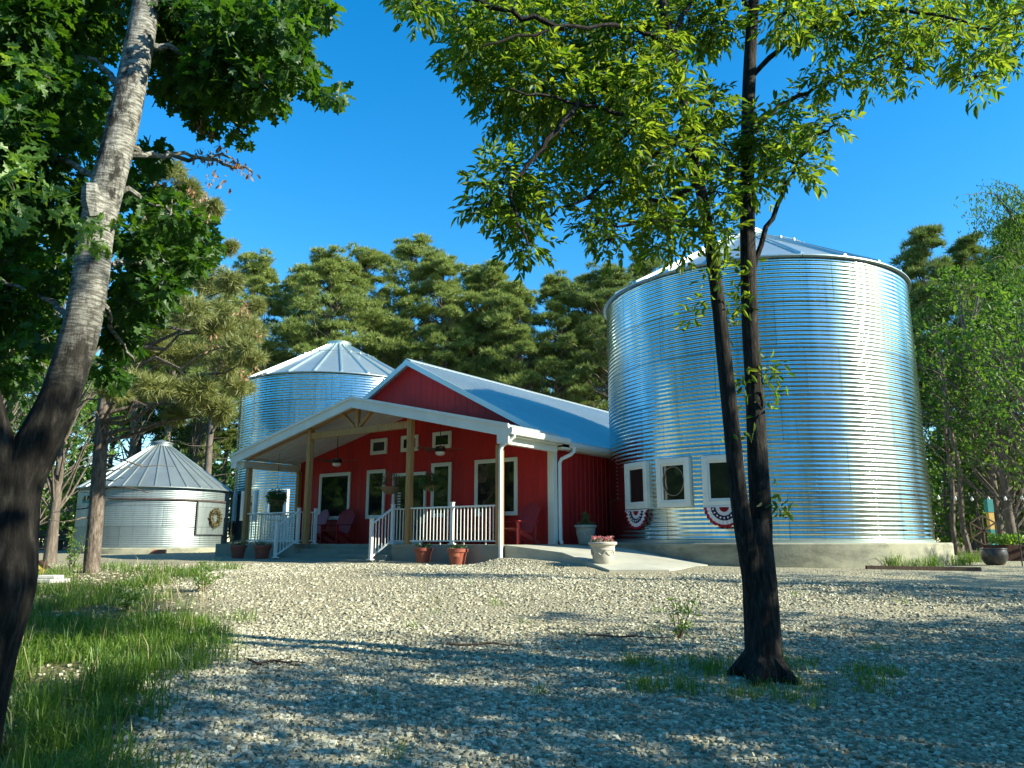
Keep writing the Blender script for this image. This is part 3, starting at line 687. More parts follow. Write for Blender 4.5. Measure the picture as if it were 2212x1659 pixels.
MB().prism([(-BWID, FLOOR), (0, FLOOR), (0, EZ - .02), (-HW, RZ - .03), (-BWID, EZ - .02)], 'y', BLEN, BLEN + .1).build('back_wall', M['red'], barn)
# corner trims
MB().box(-.16, -.035, FLOOR, .035, -.003, EZ - .05).box(.003, -.003, FLOOR, .035, .14, EZ - .05).build('corner_trim', M['white'], barn, bevel=.004)
MB().box(-BWID - .035, -.035, FLOOR, -BWID + .10, -.003, EZ - .05).build('corner_trim', M['white'], barn, bevel=.004)
MB().box(.003, 2.95, FLOOR, .035, 3.03, EZ - .05).build('corner_trim', M['redcloth'], barn)
# roof: two ribbed slopes
sl = (RZ - EZ) / HW; OV = .32; FO = .22
for side in (1, -1):
    rf = MB(); xe = OV if side > 0 else -BWID - OV; ze = EZ - sl * OV
    rf.prism([(-HW, RZ), (xe, ze), (xe, ze + .05), (-HW, RZ + .05)], 'y', -FO, BLEN + .3)
    y = -FO + .10
    while y < BLEN + .3:
        a = Vector((-HW + side * .02, y, RZ + .05)); b = Vector((xe, y, ze + .05)); n = Vector((side * sl, 0, 1)).normalized()
        rf.add([a + Vector((0, -.022, 0)), a + Vector((0, .022, 0)), a + n * .022 + Vector((0, .011, 0)), a + n * .022 + Vector((0, -.011, 0)),
                b + Vector((0, -.022, 0)), b + Vector((0, .022, 0)), b + n * .022 + Vector((0, .011, 0)), b + n * .022 + Vector((0, -.011, 0))],
               [(0, 3, 2, 1), (4, 5, 6, 7), (3, 7, 6, 2), (0, 4, 7, 3), (1, 2, 6, 5)])
        for q in (1, 2, 3):
            pass
        y += .2286
    rf.build('roof', M['barnroof'], barn)
rc = MB(); rc.prism([(-HW - .16, RZ + .075 - sl * .16), (-HW, RZ + .078), (-HW + .16, RZ + .075 - sl * .16), (-HW + .16, RZ + .09 - sl * .16), (-HW, RZ + .10), (-HW - .16, RZ + .09 - sl * .16)], 'y', -FO - .01, BLEN + .31)
rc.build('ridge_cap', M['barnroof'], barn)
# rake trims
for side in (1, -1):
    xe = OV if side > 0 else -BWID - OV
    MB().prism([(-HW, RZ - .12), (xe, EZ - sl * OV - .12), (xe, EZ - sl * OV + .055), (-HW, RZ + .055)], 'y', -FO - .03, -FO - .003).build('rake_trim', M['barnroof'], barn)
# gutter along the right eave of the barn
gx = OV
g = MB(); g.prism([(gx + .004, EZ - .30), (gx + .09, EZ - .30), (gx + .125, EZ - .24), (gx + .125, EZ - .165), (gx + .135, EZ - .155), (gx + .115, EZ - .15), (gx + .004, EZ - .15)], 'y', .28, BLEN).build('gutter', M['gutter'], barn, bevel=.004)
MB().box(.04, .0, EZ - .34, gx, BLEN, EZ - .29).build('soffit', M['white'], barn)

def wall_window(name, x0, y0, x1, y1, b=.085, sill=False, bottom=None):
    """rectangle in photo positions -> framed window on the front wall"""
    pts = [F(x0, (y0 + y1) / 2), F(x1, (y0 + y1) / 2)]; ea, eb = pts[0][0], pts[1][0]
    zt = (F(x0, y0)[1] * 1 + F(x0, y0)[1]) / 2; zb = F(x0, y1)[1]
    return framed(name, -ea, -eb, zb if bottom is None else bottom, zt, b)
def framed(name, xa, xb, zb, zt, b=.085, mull=None):
    f = MB(); f.box(xa, -.055, zb, xa + b, -.004, zt); f.box(xb - b, -.055, zb, xb, -.004, zt)
    f.box(xa + b, -.055, zt - b, xb - b, -.004, zt); f.box(xa + b, -.055, zb, xb - b, -.004, zb + b)
    fo = f.build(name, M['white'], barn, bevel=.005)
    s = MB(); q = .035; i0, i1, j0, j1 = xa + b, xb - b, zb + b, zt - b
    s.box(i0, -.04, j0, i0 + q, -.02, j1); s.box(i1 - q, -.04, j0, i1, -.02, j1); s.box(i0 + q, -.04, j1 - q, i1 - q, -.02, j1); s.box(i0 + q, -.04, j0, i1 - q, -.02, j0 + q)
    s.build('sash', M['white_rail'], fo)
    MB().box(i0 + q, -.030, j0 + q, i1 - q, -.022, j1 - q).build('pane', M['glass'], fo)
    return fo
WZ = {}
for nm, r in (('s1', (802, 950.6, 838, 984)), ('s2', (863.6, 942, 909, 977)), ('s3', (935.5, 934, 977, 969)), ('tL', (793.5, 1016, 833, 1112)), ('tR', (933, 1001, 976, 1109)), ('bR', (1027, 994, 1119, 1110)), ('bL', (691, 1024, 757, 1122))):
    a = F(r[0], (r[1] + r[3]) / 2); b = F(r[2], (r[1] + r[3]) / 2); zt = F(r[0], r[1])[1]; zb = F(r[0], r[3])[1]
    WZ[nm] = [a[0], b[0], zb, zt]
print('WINDOWS', {k: [round(t, 2) for t in v] for k, v in WZ.items()})
ctr = 5.15
sz = .58; zs0 = (WZ['s1'][2] + WZ['s2'][2] + WZ['s3'][2]) / 3; zs1 = (WZ['s1'][3] + WZ['s2'][3] + WZ['s3'][3]) / 3
for k in ('s1', 's2', 's3'):
    m = (WZ[k][0] + WZ[k][1]) / 2; framed('window', -m - .36, -m + .36, zs0, zs1, .075)
zt_ = (WZ['tR'][3] + WZ['tL'][3] + WZ['bR'][3] + WZ['bL'][3]) / 4; zb_ = .66
for k in ('tL', 'tR', 'bR', 'bL'):
    framed('window', -WZ[k][0], -WZ[k][1], zb_, WZ[k][3], .075)
dL = F(848, 1100)[0]; dR = F(921, 1100)[0]; dz = F(880, 1021)[1]
dr = framed('door', -dL, -dR, FLOOR + .004, dz, .06)
dm = (-dL - dR) / 2
MB().box(dm - .045, -.048, FLOOR + .07, dm + .045, -.041, dz - .07).build('mullion', M['black'], dr)
MB().tube([(dm + .09, -.05, .85), (dm + .09, -.10, .88), (dm + .09, -.10, 1.12), (dm + .09, -.05, 1.15)], .012, 6).build('handle', M['black'], dr)

# ------------------------------------------------------------------ porch
porch = thing('porch', 'open gabled porch with white fascia and yellow timber posts on a concrete slab', 'porch', C0, ANG)
PD = 2.35; PEZ = 2.70; PRZ = 3.98; PX0 = -10.85; PX1 = .33; PC = -5.23
psl = (PRZ - PEZ) / (PX1 - PC)
pz = lambda x: PRZ - psl * abs(x - PC)
for side in (1, -1):
    xe = PX1 if side > 0 else PX0; ze = pz(xe)
    rf = MB(); rf.prism([(PC, PRZ - .05), (xe, ze - .05), (xe, ze), (PC, PRZ)], 'y', -PD - .06, -.26 if side > 0 else -.26)
    y = -PD
    while y < -.3:
        a = Vector((PC, y, PRZ)); b = Vector((xe, y, ze)); rf.bar(a, b, .04, .03); y += .2286
    rf.build('roof', M['barnroof'], porch)
    ce = MB(); ce.prism([(PC, PRZ - .22), (xe - side * .32, pz(xe - side * .32) - .22), (xe - side * .32, pz(xe - side * .32) - .20), (PC, PRZ - .20)], 'y', -PD + .02, -.02)
    y = -PD + .15
    while y < -.05:
        a = Vector((PC, y, PRZ - .222)); b = Vector((xe - side * .33, y, pz(xe - side * .33) - .222)); ce.bar(a, b, .03, .012); y += .2286
    ce.build('ceiling', M['soffit'], porch)
    fa = MB(); fa.prism([(PC, PRZ - .30), (xe, ze - .30), (xe, ze - .012), (PC, PRZ - .012)], 'y', -PD - .05, -PD - .0); fa.build('fascia', M['white'], porch, bevel=.004)
    tr_ = MB(); tr_.prism([(PC, PRZ - .055), (xe + side * .02, ze - .055), (xe + side * .02, ze + .025), (PC, PRZ + .025)], 'y', -PD - .09, -PD - .052); tr_.build('edge_trim', M['gutter'], porch)
# boxed ends and side headers
MB().box(-.02, -PD - .04, 2.27, PX1 - .01, -PD + .12, pz(PX1) - .20).build('boxed_eave', M['white'], porch, bevel=.004)
MB().box(PX0 + .01, -PD - .04, 2.27, PX0 + .30, -PD + .12, pz(PX0) - .20).build('boxed_eave', M['white'], porch, bevel=.004)
MB().box(.02, -PD + .12, 2.27, .17, -.04, 2.60).build('side_header', M['white'], porch, bevel=.004)
MB().box(PX0 + .32, -PD + .12, 2.27, PX0 + .48, -.04, 2.50).build('side_header', M['white'], porch, bevel=.004)
MB().prism([(PX1 + .004, 2.47), (PX1 + .09, 2.47), (PX1 + .12, 2.53), (PX1 + .12, 2.60), (PX1 + .13, 2.61), (PX1 + .11, 2.62), (PX1 + .004, 2.62)], 'y', -PD - .05, .2).build('gutter', M['gutter'], porch, bevel=.004)
MB().box(.17, -PD + .12, 2.44, PX1, -.04, 2.465).build('soffit', M['white'], porch)
def downspout(name_parent, pts, wd=.085):
    mb = MB(); pts = [Vector(p) for p in pts]
    # rounded rectangular pipe, drawn as a chain with joints
    mb.tube(pts, wd * .58, 8)
    return mb.build('downspout', M['gutter'], name_parent, True)
downspout(porch, [(PX1 + .06, -PD + .10, 2.50), (PX1 + .06, -PD + .10, 2.42), (.12, -PD - .02, 2.20), (.10, -PD - .04, 2.10), (.10, -PD - .04, -.30), (.12, -PD - .06, -.40), (.24, -PD - .18, -.47)])
downspout(barn, [(OV + .07, .42, EZ - .26), (OV + .07, .42, EZ - .38), (OV + .02, .36, EZ - .46), (.12, .22, EZ - .58), (.085, .18, EZ - .68), (.085, .18, .08), (.10, .16, -.0), (.22, .02, -.05)])
# posts, tie beam and truss
post_e = (10.22, 7.26, 3.135, .135); py = -2.12
for e in post_e:
    zt = pz(-e) - .24 if e in (7.26, 3.135) else 2.27
    MB().box(-e - .075, py - .075, FLOOR, -e + .075, py + .075, zt).build('post', M['post'], porch, bevel=.006)
MB().box(-10.38, -.16, FLOOR, -10.24, -.02, 2.30).build('post', M['post'], porch, bevel=.006)
MB().box(-7.185, py - .05, 2.95, -3.21, py + .05, 3.14).build('tie_beam', M['post'], porch, bevel=.005)
MB().box(PC - .06, py - .05, 3.143, PC + .06, py + .05, pz(PC) - .24).build('king_post', M['post'], porch, bevel=.005)
for s in (1, -1):
    b = MB(); b.bar((PC + s * .10, py, 3.16), (PC + s * .62, py, pz(PC + .62) - .25), .07, .10, up=(0, 1, 0)); b.build('brace', M['post'], porch)
    b = MB(); b.bar((PC, py, pz(PC) - .27), (PC + s * (5.0), py, pz(PC + 5.0) - .27), .05, .05, up=(0, 1, 0)); b.build('rafter', M['post'], porch)
# slab, steps
SX0 = -11.5
sl_ = MB(); sl_.box(SX0, -PD + .05, -.95, -7.56, -.003, FLOOR); sl_.box(-3.55, -PD + .05, -.95, 0.02, -.003, FLOOR); sl_.box(-7.56, -1.75, -.95, -3.55, -.003, FLOOR - .001)
sl_.build('slab', M['concrete'], porch, bevel=.012)
st = MB()
for i, (ya, yb, z) in enumerate(((-2.12, -1.752, -.235), (-2.50, -2.12, -.365), (-2.95, -2.50, -.49))):
    st.box(-7.56 + .004, ya, -.95, -3.554, yb + .0, z)
st.build('steps', M['concrete'], porch, bevel=.01)

def railing(label, segs, posts, mesh_z=.98):
    """segs: (p0, p1) floor points in local (x, y, z); posts: (x, y, z0)"""
    t = thing('railing', label, 'railing', C0, ANG, 'white balustrades round the porch')
    for (a, b) in segs:
        a = Vector(a); b = Vector(b); dz = Vector((0, 0, .92)); lo = Vector((0, 0, .09))
        MB().bar(a + dz, b + dz, .055, .04).build('top_rail', M['white_rail'], t, bevel=.004)
        MB().bar(a + lo, b + lo, .045, .035).build('bottom_rail', M['white_rail'], t)
        L = (b - a).length; n = max(2, int(round(L / .118)))
        for k in range(1, n):
            p = a + (b - a) * (k / n)
            MB().bar(p + lo, p + dz - Vector((0, 0, .02)), .02, .02).build('baluster', M['white_rail'], t)
        if L > 1.2:
            for k in (.25, .75):
                p = a + (b - a) * k; MB().bar(p, p + lo, .02, .02).build('foot', M['white_rail'], t)
    for (x, y, z) in posts:
        m = MB(); m.box(x - .04, y - .04, z, x + .04, y + .04, z + 1.02); m.box(x - .05, y - .05, z + 1.02, x + .05, y + .05, z + 1.04); m.box(x - .075, y - .075, z + .001, x + .075, y + .075, z + .03)
        m.build('newel_post', M['white_rail'], t, bevel=.004)
    return t
fl = FLOOR + .002
railing('white railing with two panels between the right timber posts', [((-3.06, py, fl), (-1.67, py, fl)), ((-1.58, py, fl), (-.21, py, fl))], [(-1.625, py, fl)])
railing('white railing at the left end of the porch beside the corner post', [((-10.14, py, fl), (-7.60, py, fl))], [])
railing('white handrail sloping down the left side of the steps', [((-7.50, -2.92, -.485), (-7.50, -2.26, fl)), ((-7.50, -2.18, fl), (-7.50, -1.60, fl))], [(-7.5, -2.96, -.488), (-7.5, -2.22, fl), (-7.5, -1.60, fl)])
railing('white handrail sloping down the right side of the steps', [((-3.61, -2.92, -.485), (-3.61, -2.26, fl)), ((-3.61, -2.18, fl), (-3.61, -1.60, fl))], [(-3.61, -2.96, -.488), (-3.61, -2.22, fl), (-3.61, -1.60, fl)])
# side railing at the left end
railing('white railing across the far left end of the porch', [((-10.22, -2.0, fl), (-10.22, -.25, fl))], [])

# walkway: level apron by the barn side, ramping down to the yard
def walk():
    pts_t = [BL(-.05, 2.15, FLOOR - .003), BL(-.02, .02, FLOOR - .003), BL(-.04, -2.9, FLOOR - .003), Vector((3.1, 20.6, FLOOR - .02)), Vector((3.2, 18.6, -.16))]
    low = [Vector((4.35, 17.55, -.53)), Vector((3.15, 15.85, -.575)), Vector((1.95, 15.85, -.575))]
    top = [pts_t[0], pts_t[1], pts_t[2], pts_t[3]]
    a, b, c, d = top; e, f, g = low
    v = [a, b, c, d, e, f, g, Vector((1.12, 17.5, -.26)), Vector((2.95, 18.75, -.26))]
    n = len(v); vb = [p + Vector((0, 0, -.5)) for p in v]
    fs = [(0, 7, 8, 1), (1, 8, 3, 2), (7, 6, 5, 8), (8, 5, 4, 3)]
    mb = MB(); mb.add(v + vb, fs + [tuple(i + n for i in q) for q in fs] + [(0, n, n + 7, 7), (7, n + 7, n + 6, 6), (6, n + 6, n + 5, 5), (5, n + 5, n + 4, 4), (4, n + 4, n + 3, 3)])
    o = mb.build('path', M['walk'], bevel=0); tag(o, kind='structure')
walk()

# ------------------------------------------------------------------ porch furniture
def chair(label, e, d, rot):
    P = BL(e, d, FLOOR + .001); t = thing('porch_chair', label, 'chair', P, ANG + rot, 'red slatted porch chairs')
    c = M['chair']
    # faces -y, back leans to +y
    s = MB()
    for k in range(6): s.bar((-.27, -.36 + k * .105, .40 - k * .022), (.27, -.36 + k * .105, .40 - k * .022), .09, .022)
    s.build('seat', c, t)
    b = MB()
    for k in range(7):
        x = -.27 + k * .09; hh = .78 - .16 * (abs(k - 3) / 3) ** 2
        lo = Vector((x * .85, .20, .30)); hi = Vector((x * 1.1, .20 + hh * .42, .30 + hh)); b.bar(lo, hi, .082, .02, up=(0, 1, 0))
    b.bar((-.30, .33, .55), (.30, .33, .55), .06, .02); b.bar((-.32, .47, .86), (.32, .47, .86), .06, .02)
    b.build('backrest', c, t)
    for sgn in (-1, 1):
        MB().box(sgn * .34 - .06, -.42, .56, sgn * .34 + .06, .34, .585).build('armrest', c, t, bevel=.01)
        MB().box(sgn * .31 - .02, -.38, .0, sgn * .31 + .02, -.29, .558).build('leg', c, t)
        m = MB(); m.bar((sgn * .29, -.36, .36), (sgn * .29, .48, .02), .025, .10); m.build('leg', c, t)
        m = MB(); m.bar((sgn * .31, .26, .10), (sgn * .31, .30, .558), .03, .07, up=(0, 1, 0)); m.build('leg', c, t)
    return t
chair('red slatted porch chair at the open right end of the porch', -.05 + .55, .85, R(-8))
chair('red slatted porch chair under the rightmost large window', 1.75, .75, R(6))
chair('red slatted porch chair below the narrow window right of the door', 3.25, .7, R(-5))
chair('red slatted porch chair under the far left window, nearer the steps', 7.5, .75, R(8))
chair('red slatted porch chair under the far left window, nearer the bin', 8.75, .75, R(-6))

def fan(label, e, d, zb):
    ztop = pz(-e) - .225; t = thing('ceiling_fan', label, 'ceiling fan', BL(e, d, ztop), ANG + .5, 'hanging porch fans')
    L = ztop - zb
    MB().lathe([(.07, 0), (.06, -.05), (.02, -.07)], 16).tube([(0, 0, -.05), (0, 0, -L + .24)], .013, 8).build('rod', M['bronze'], t, True)
    MB().lathe([(.05, -L + .27), (.12, -L + .25), (.15, -L + .2), (.15, -L + .14), (.12, -L + .11)], 24).build('motor', M['bronze'], t, True)
    MB().lathe([(.13, -L + .108), (.135, -L + .08), (.11, -L + .03), (.05, -L + .005), (.01, -L)], 24).build('lamp_bowl', M['bowl'], t, True)
    for k in range(5):
        m = MB(); m.M = Matrix.Rotation(k * 2 * math.pi / 5, 4, 'Z') @ Matrix.Translation((0, 0, -L + .19)) @ Matrix.Rotation(R(10), 4, 'X')
        m.prism([(.14, -.03), (.24, -.055), (.60, -.07), (.66, -.05), (.66, .05), (.60, .07), (.24, .055), (.14, .03)], 'z', -.004, .004); m.build('blade', M['fanblade'], t)
fan('ceiling fan with a white bowl lamp hanging in the left half of the porch', 7.24, 1.1, 2.22)
fan('ceiling fan with a white bowl lamp hanging in front of the right small window', 2.99, 1.1, 2.28)

def hanging_basket(label, e, d, zc, rad, ztop, bushy, seed, dry=False):
    t = thing('hanging_basket', label, 'hanging basket', BL(e, d, zc), ANG, 'hanging baskets along the porch front')
    rng = np.random.RandomState(seed)
    MB().lathe([(.03, -rad * .75), (rad * .55, -rad * .6), (rad * .9, -rad * .25), (rad, 0), (rad * .93, .0), (rad * .5, -.03)], 20).build('pot', M['coir'], t, True)
    m = MB()
    for k in range(3):
        a = 2.1 * k; m.tube([(rad * .95 * math.cos(a), rad * .95 * math.sin(a), 0), (0, 0, .42)], .005, 4)
    m.tube([(0, 0, .42), (0, 0, ztop - zc)], .005, 4); m.build('hanger', M['black'], t)
    n = 1100 if bushy else 180; dd = unit(rng.randn(n, 3)); dd[:, 2] = dd[:, 2] * .8 + (.05 if bushy else .4)
    P = dd * rad * (1.25 if bushy else .9) * (.4 + .6 * rng.rand(n, 1)) + np.array((0, 0, .08))
    if bushy: dd[:, 2] -= .7
    link('foliage', leaf_cards('foliage', P, dd, .10, .03, M['potleaf'] if not dry else M['wreath'], rng), t)
hanging_basket('large bushy hanging fern in the left bay between two timber posts', 8.75, 2.1, 1.22, .23, 2.65, True, 3)
hanging_basket('sparse coir hanging basket left of the middle timber post', 3.97, 2.0, 1.42, .27, 3.0, False, 4, True)
hanging_basket('dark leafy hanging basket just right of the middle timber post', 2.60, 1.9, 1.42, .20, 3.0, True, 5)
wc = thing('wind_chime', 'string of small pale bells hanging beside the glass door', 'wind chime', BL(3.72, 1.9, 1.2), ANG)
m = MB()
for k in range(6):
    for j in (-1, 1): m.lathe([(.022, 0), (.018, .02), (.006, .04)], 8, (j * .03, 0, -.34 + k * .075))
m.build('bells', M['white'], wc, True); MB().tube([(0, 0, -.36), (0, 0, 1.75)], .004, 4).build('cord', M['black'], wc)

# ------------------------------------------------------------------ pots
def pot_plant(parent, rad, z, n, seed, mat, height=.18, spread=1.0, L=.08, wd=.03):
    rng = np.random.RandomState(seed); a = rng.rand(n) * 6.28; r = rad * np.sqrt(rng.rand(n)) * spread
    P = np.stack([r * np.cos(a), r * np.sin(a), z + height * rng.rand(n)], 1); D = rng.randn(n, 3) * .6; D[:, 2] += .7
    return link('plant', leaf_cards('plant', P, D, L, wd, mat, rng), parent)
def terra(label, loc, s, seed, patch=False, dead=False):
    t = thing('flower_pot', label, 'flower pot', loc, ANG, 'terracotta pots along the porch')
    MB().lathe([(.155 * s, 0), (.17 * s, .01), (.205 * s, .20 * s / .9), (.225 * s, .30 * s), (.25 * s, .305 * s), (.255 * s, .38 * s), (.235 * s, .385 * s), (.22 * s, .33 * s)], 28, capt=True).build('pot', M['terra'], t, True)
    MB().lathe([(.01, .345 * s), (.215 * s, .345 * s)], 20, capb=False, capt=False).build('soil', M['soil'], t)
    pot_plant(t, .2 * s, .34 * s, 90, seed, M['potleaf'], .10)
    m = MB(); rng = random.Random(seed)
    for k in range(7): m.tube([(0, 0, .33 * s), (rng.uniform(-.1, .1), rng.uniform(-.1, .1), .5 * s + rng.uniform(0, .15))], [.006, .003], 4)
    m.build('stems', M['oldwood'], t)
    if patch:
        az = math.atan2(-1, -.1) - ANG
        arc_panel(t, 'pale_patch', az - .38, az + .38, .20 * s, .305 * s, .228 * s, .004, M['terra_pale'], 8)
def gpt(x, y, Y):
    a, b = ray(x, y); return (a * Y, Y, G(a * Y, Y))
def on_slabfront(x, d):
    a, b = ray(x, 1210); P = C0 - w * d; e = (P.x - a * P.y) / (u.x - a * u.y); q = P - u * e; return (q.x, q.y, G(q.x, q.y) - .01)
terra('terracotta pot in front of the slab below the middle timber post', on_slabfront(914, 2.68), .95, 1)
terra('terracotta pot with a pale patch below the right white railing', on_slabfront(988, 2.70), 1.0, 2, patch=True)
terra('terracotta pot at the far left corner of the porch slab', on_slabfront(513, 2.85), 1.0, 3)
terra('terracotta pot beside the foot of the left stair rail', on_slabfront(565, 2.85), 1.05, 4)
def stonepot(label, loc, s, mat, seed, flowers):
    t = thing('stone_planter', label, 'planter', loc, ANG, 'round cast planters')
    MB().lathe([(.17 * s, 0), (.185 * s, .015), (.19 * s, .05), (.20 * s, .06), (.225 * s, .22), (.24 * s, .33 * s), (.252 * s, .335 * s), (.255 * s, .36 * s), (.245 * s, .37 * s), (.262 * s, .43 * s), (.30 * s, .45 * s), (.305 * s, .49 * s), (.29 * s, .505 * s), (.26 * s, .49 * s), (.25 * s, .44 * s)], 36).build('pot', mat, t, True)
    m = MB()
    for k in range(8):
        a = 2 * math.pi * k / 8; pts = []
        for j in range(9):
            b = a + (j / 8) * 2 * math.pi / 8; z = .34 * s - .10 * math.sin(math.pi * j / 8); r = (.19 + .055 * z / .34) * s + .004; pts.append((r * math.cos(b), r * math.sin(b), z))
        m.tube(pts, .013, 5)
    m.build('garland_relief', mat, t, True)
    MB().lathe([(.01, .455 * s), (.255 * s, .455 * s)], 20, capb=False, capt=False).build('soil', M['soil'], t)
    pot_plant(t, .24 * s, .46 * s, 260, seed, M['potleaf'], .09, 1.0, .06)
    if flowers:
        o = pot_plant(t, .24 * s, .50 * s, 260, seed + 1, M['petal'], .10, 1.0, .045, .04); o.name = 'flowers'
    else: pot_plant(t, .12 * s, .52 * s, 160, seed + 3, M['potleaf'], .28, .8, .07)
P = W(1303, 1228, 16.55); stonepot('cream stone planter of pink flowers standing in the sun by the ramp', (P.x, P.y, G(P.x, P.y) - .01), 1.0, M['stonepot'], 11, True)
Pq = C0 + u * .62 + w * .55; stonepot('white planter, shade put into its grey-green colour, against the red side wall', (Pq.x, Pq.y, FLOOR), .98, M['stonepot_shaded'], 12, False)
t = thing('clay_saucers', 'flat brown clay slabs lying beside the cream planter', 'paving slab', (P.x + .42, P.y + .25, G(P.x + .42, P.y + .25)), .3)
MB().box(-.22, -.16, 0, .22, .16, .05).build('slab', M['terra'], t, bevel=.01); MB().box(-.26, -.1, .052, .16, .2, .09).build('slab', M['rustwood'], t, bevel=.01)

# ------------------------------------------------------------------ woodland behind
def top_at(x, y, Y): return W(x, y, Y).z
def base_at(x, Y):
    a, _ = ray(x, 1100); return (a * Y, Y, G(a * Y, Y))
def place_pine(label, x, ytop, Y, cr, seed, leafm='needles', group='pines behind the barn', **k):
    b = base_at(x, Y); H = (top_at(x, ytop, Y) - b[2]) / .99
    # keep the top over the base although the lens is tilted
    a, _ = ray(x, ytop); b = (a * Y, Y, G(a * Y, Y))
    return pine('pine_tree', label, b, H, cr, seed, M[leafm], M['bark_far'], group=group, **k)
front = [(550, 554, 44, 2.9, 'broad pine crown rising behind the left bin, leftmost of the back row'),
         (661, 575, 47, 3.0, 'pine behind the left bin roof with a rounded crown'),
         (722, 552, 43, 3.1, 'pine directly above the cap of the left bin roof'),
         (790, 543, 45, 3.2, 'wide pine right of the left bin roof cap'),
         (888, 524, 46, 3.2, 'tallest pine of the back row, above the barn ridge end'),
         (960, 560, 45, 2.9, 'pine just right of the tallest pine'),
         (1022, 585, 48, 2.7, 'slim pine above the front half of the barn roof'),
         (1066, 577, 46, 2.8, 'pine above the middle of the barn roof with a pointed crown'),
         (1115, 622, 44, 2.7, 'lower pine beside the dip in the tree line'),
         (1200, 603, 45, 2.6, 'pine standing alone in front of the gap over the barn roof'),
         (1262, 612, 47, 2.7, 'dark pine left of the big right bin'),
         (1312, 585, 44, 3.1, 'dark pine partly hidden by the left edge of the big bin'),
         (1390, 560, 48, 3.2, 'pine whose top shows over the big bin roof edge')]
for i, (x, yt, Y, cr, lab) in enumerate(front):
    place_pine(lab, x, yt, Y, cr * 1.12, 100 + i, 'needles_dark' if x > 1230 else 'needles', per=130, nclump=84, crown_lo=.50 + .04 * (i % 3), tr=.19, tuft=.26)
proto = pine('pine_tree', 'tall pine trunk and crown deep in the wood behind the barn', (0, 70, G(0, 70)), 17, 3.0, 77, M['needles_dark'], M['bark_far'], group='pines deep in the wood', per=110, nclump=64, crown_lo=.42, tr=.2, tuft=.36)
def dup(src, x, Y, sc, rz, label=None, group=None):
    c = copy_tree(src); a, _ = ray(x, 1000); c.location = (a * Y, Y, G(a * Y, Y) - .05); c.scale = (sc,) * 3; c.rotation_euler = (0, 0, rz)
    if label: c['label'] = label
    if group: c['group'] = group
    return c
rr = random.Random(9)
proto.location = (-9, 58, G(-9, 58))
proto['label'] = 'deep wood pine half hidden between the tall pines over the barn ridge end'
for x, lb in ((420, 'between the small bin cap and the left bin'), (500, 'just left of the left bin wall'), (600, 'over the left slope of the left bin roof'), (690, 'straight over the left bin roof cap'), (840, 'over the front tip of the barn ridge'),
              (930, 'behind the tallest pine'), (1010, 'over the front third of the barn roof'), (1100, 'below the dip of the tree line'), (1170, 'right of the dip in the tree line'), (1240, 'over the back of the barn roof'), (1330, 'next to the top left edge of the big bin'), (1460, 'hidden behind the big bin roof'), (1560, 'hidden behind the twin trunks and the big bin')):
    dup(proto, x + rr.uniform(-15, 15), rr.uniform(55, 66), rr.uniform(.92, 1.1), rr.uniform(0, 6.28), 'second row pine ' + lb)
# left wood
for i, (x, yt, Y, cr, lab) in enumerate([(478, 640, 40, 2.4, 'pine whose bare grey trunk stands between the small bin and the left bin'),
                                         (395, 560, 43, 2.6, 'pine behind the cap of the small old bin'),
                                         (330, 600, 46, 2.6, 'pine behind the left side of the small bin roof')]):
    place_pine(lab, x, yt, Y, cr, 150 + i, 'needles', 'pines behind the small bin', per=120, crown_lo=.5, tr=.24)
for x, lb in ((20, 'behind the base of the leaning trunk'), (90, 'just right of the leaning trunk'), (160, 'left of the small bin wall'), (240, 'over the left eave of the small bin'), (300, 'over the left roof slope of the small bin'), (360, 'behind the small bin roof cap'), (440, 'over the right roof slope of the small bin')):
    dup(proto, x, rr.uniform(46, 58), rr.uniform(.8, 1.0), rr.uniform(0, 6.28), 'shaded wood pine ' + lb)
# broadleaf trees
def place_dec(label, x, ytop, Y, cr, seed, leafm, leaf=.2, name='broadleaf_tree', group=None, **k):
    a, _ = ray(x, ytop); b = (a * Y, Y, G(a * Y, Y)); H = (top_at(x, ytop, Y) - b[2])
    return deciduous(name, label, 'tree', b, H, cr, seed, M[leafm], M['bark_far'], leaf=leaf, group=group, **k)
place_dec('bright lime leafed tree beside the left edge of the small bin', 120, 780, 37, 3.2, 201, 'leaf_lime', .22, crown_lo=.12, nclump=46)
place_dec('leafy tree in the dark wood at the far left, behind the near leaning trunk', 20, 640, 33, 3.6, 202, 'leaf_mid', .22, crown_lo=.15, nclump=50)
place_dec('dark leafy tree behind the roof of the small bin', 300, 760, 42, 3.4, 203, 'leaf_mid', .22, crown_lo=.1, nclump=46)
place_dec('dark bushy tree filling the gap between the small bin and the left bin', 440, 800, 45, 3.6, 204, 'leaf_mid', .22, crown_lo=.08, nclump=50)
R1 = place_dec('tall bright green tree just right of the big bin', 2090, 590, 27, 2.7, 211, 'leaf_mid', .2, crown_lo=.3, nclump=56, dens=42)
R2 = place_dec('tall leafy tree at the right edge behind the hanging lights', 2200, 600, 24, 2.8, 212, 'leaf_mid', .2, crown_lo=.32, nclump=56, dens=42)
place_dec('full green tree filling the wood edge between the big bin and the right border', 2150, 680, 29, 3.0, 214, 'leaf_mid', .2, crown_lo=.22, nclump=60, dens=42)
place_dec('leafy tree low behind the curved garden hook', 2240, 740, 20.5, 2.2, 215, 'leaf_mid', .17, crown_lo=.3, nclump=50, dens=42)
place_pine('dark rounded pine directly behind the right edge of the big bin', 2035, 575, 36, 3.0, 160, 'needles_dark', 'trees right of the big bin', per=150, crown_lo=.3)
place_pine('dark pine behind the bright tree right of the big bin', 2120, 570, 38, 3.0, 161, 'needles_dark', 'trees right of the big bin', per=150, crown_lo=.25)
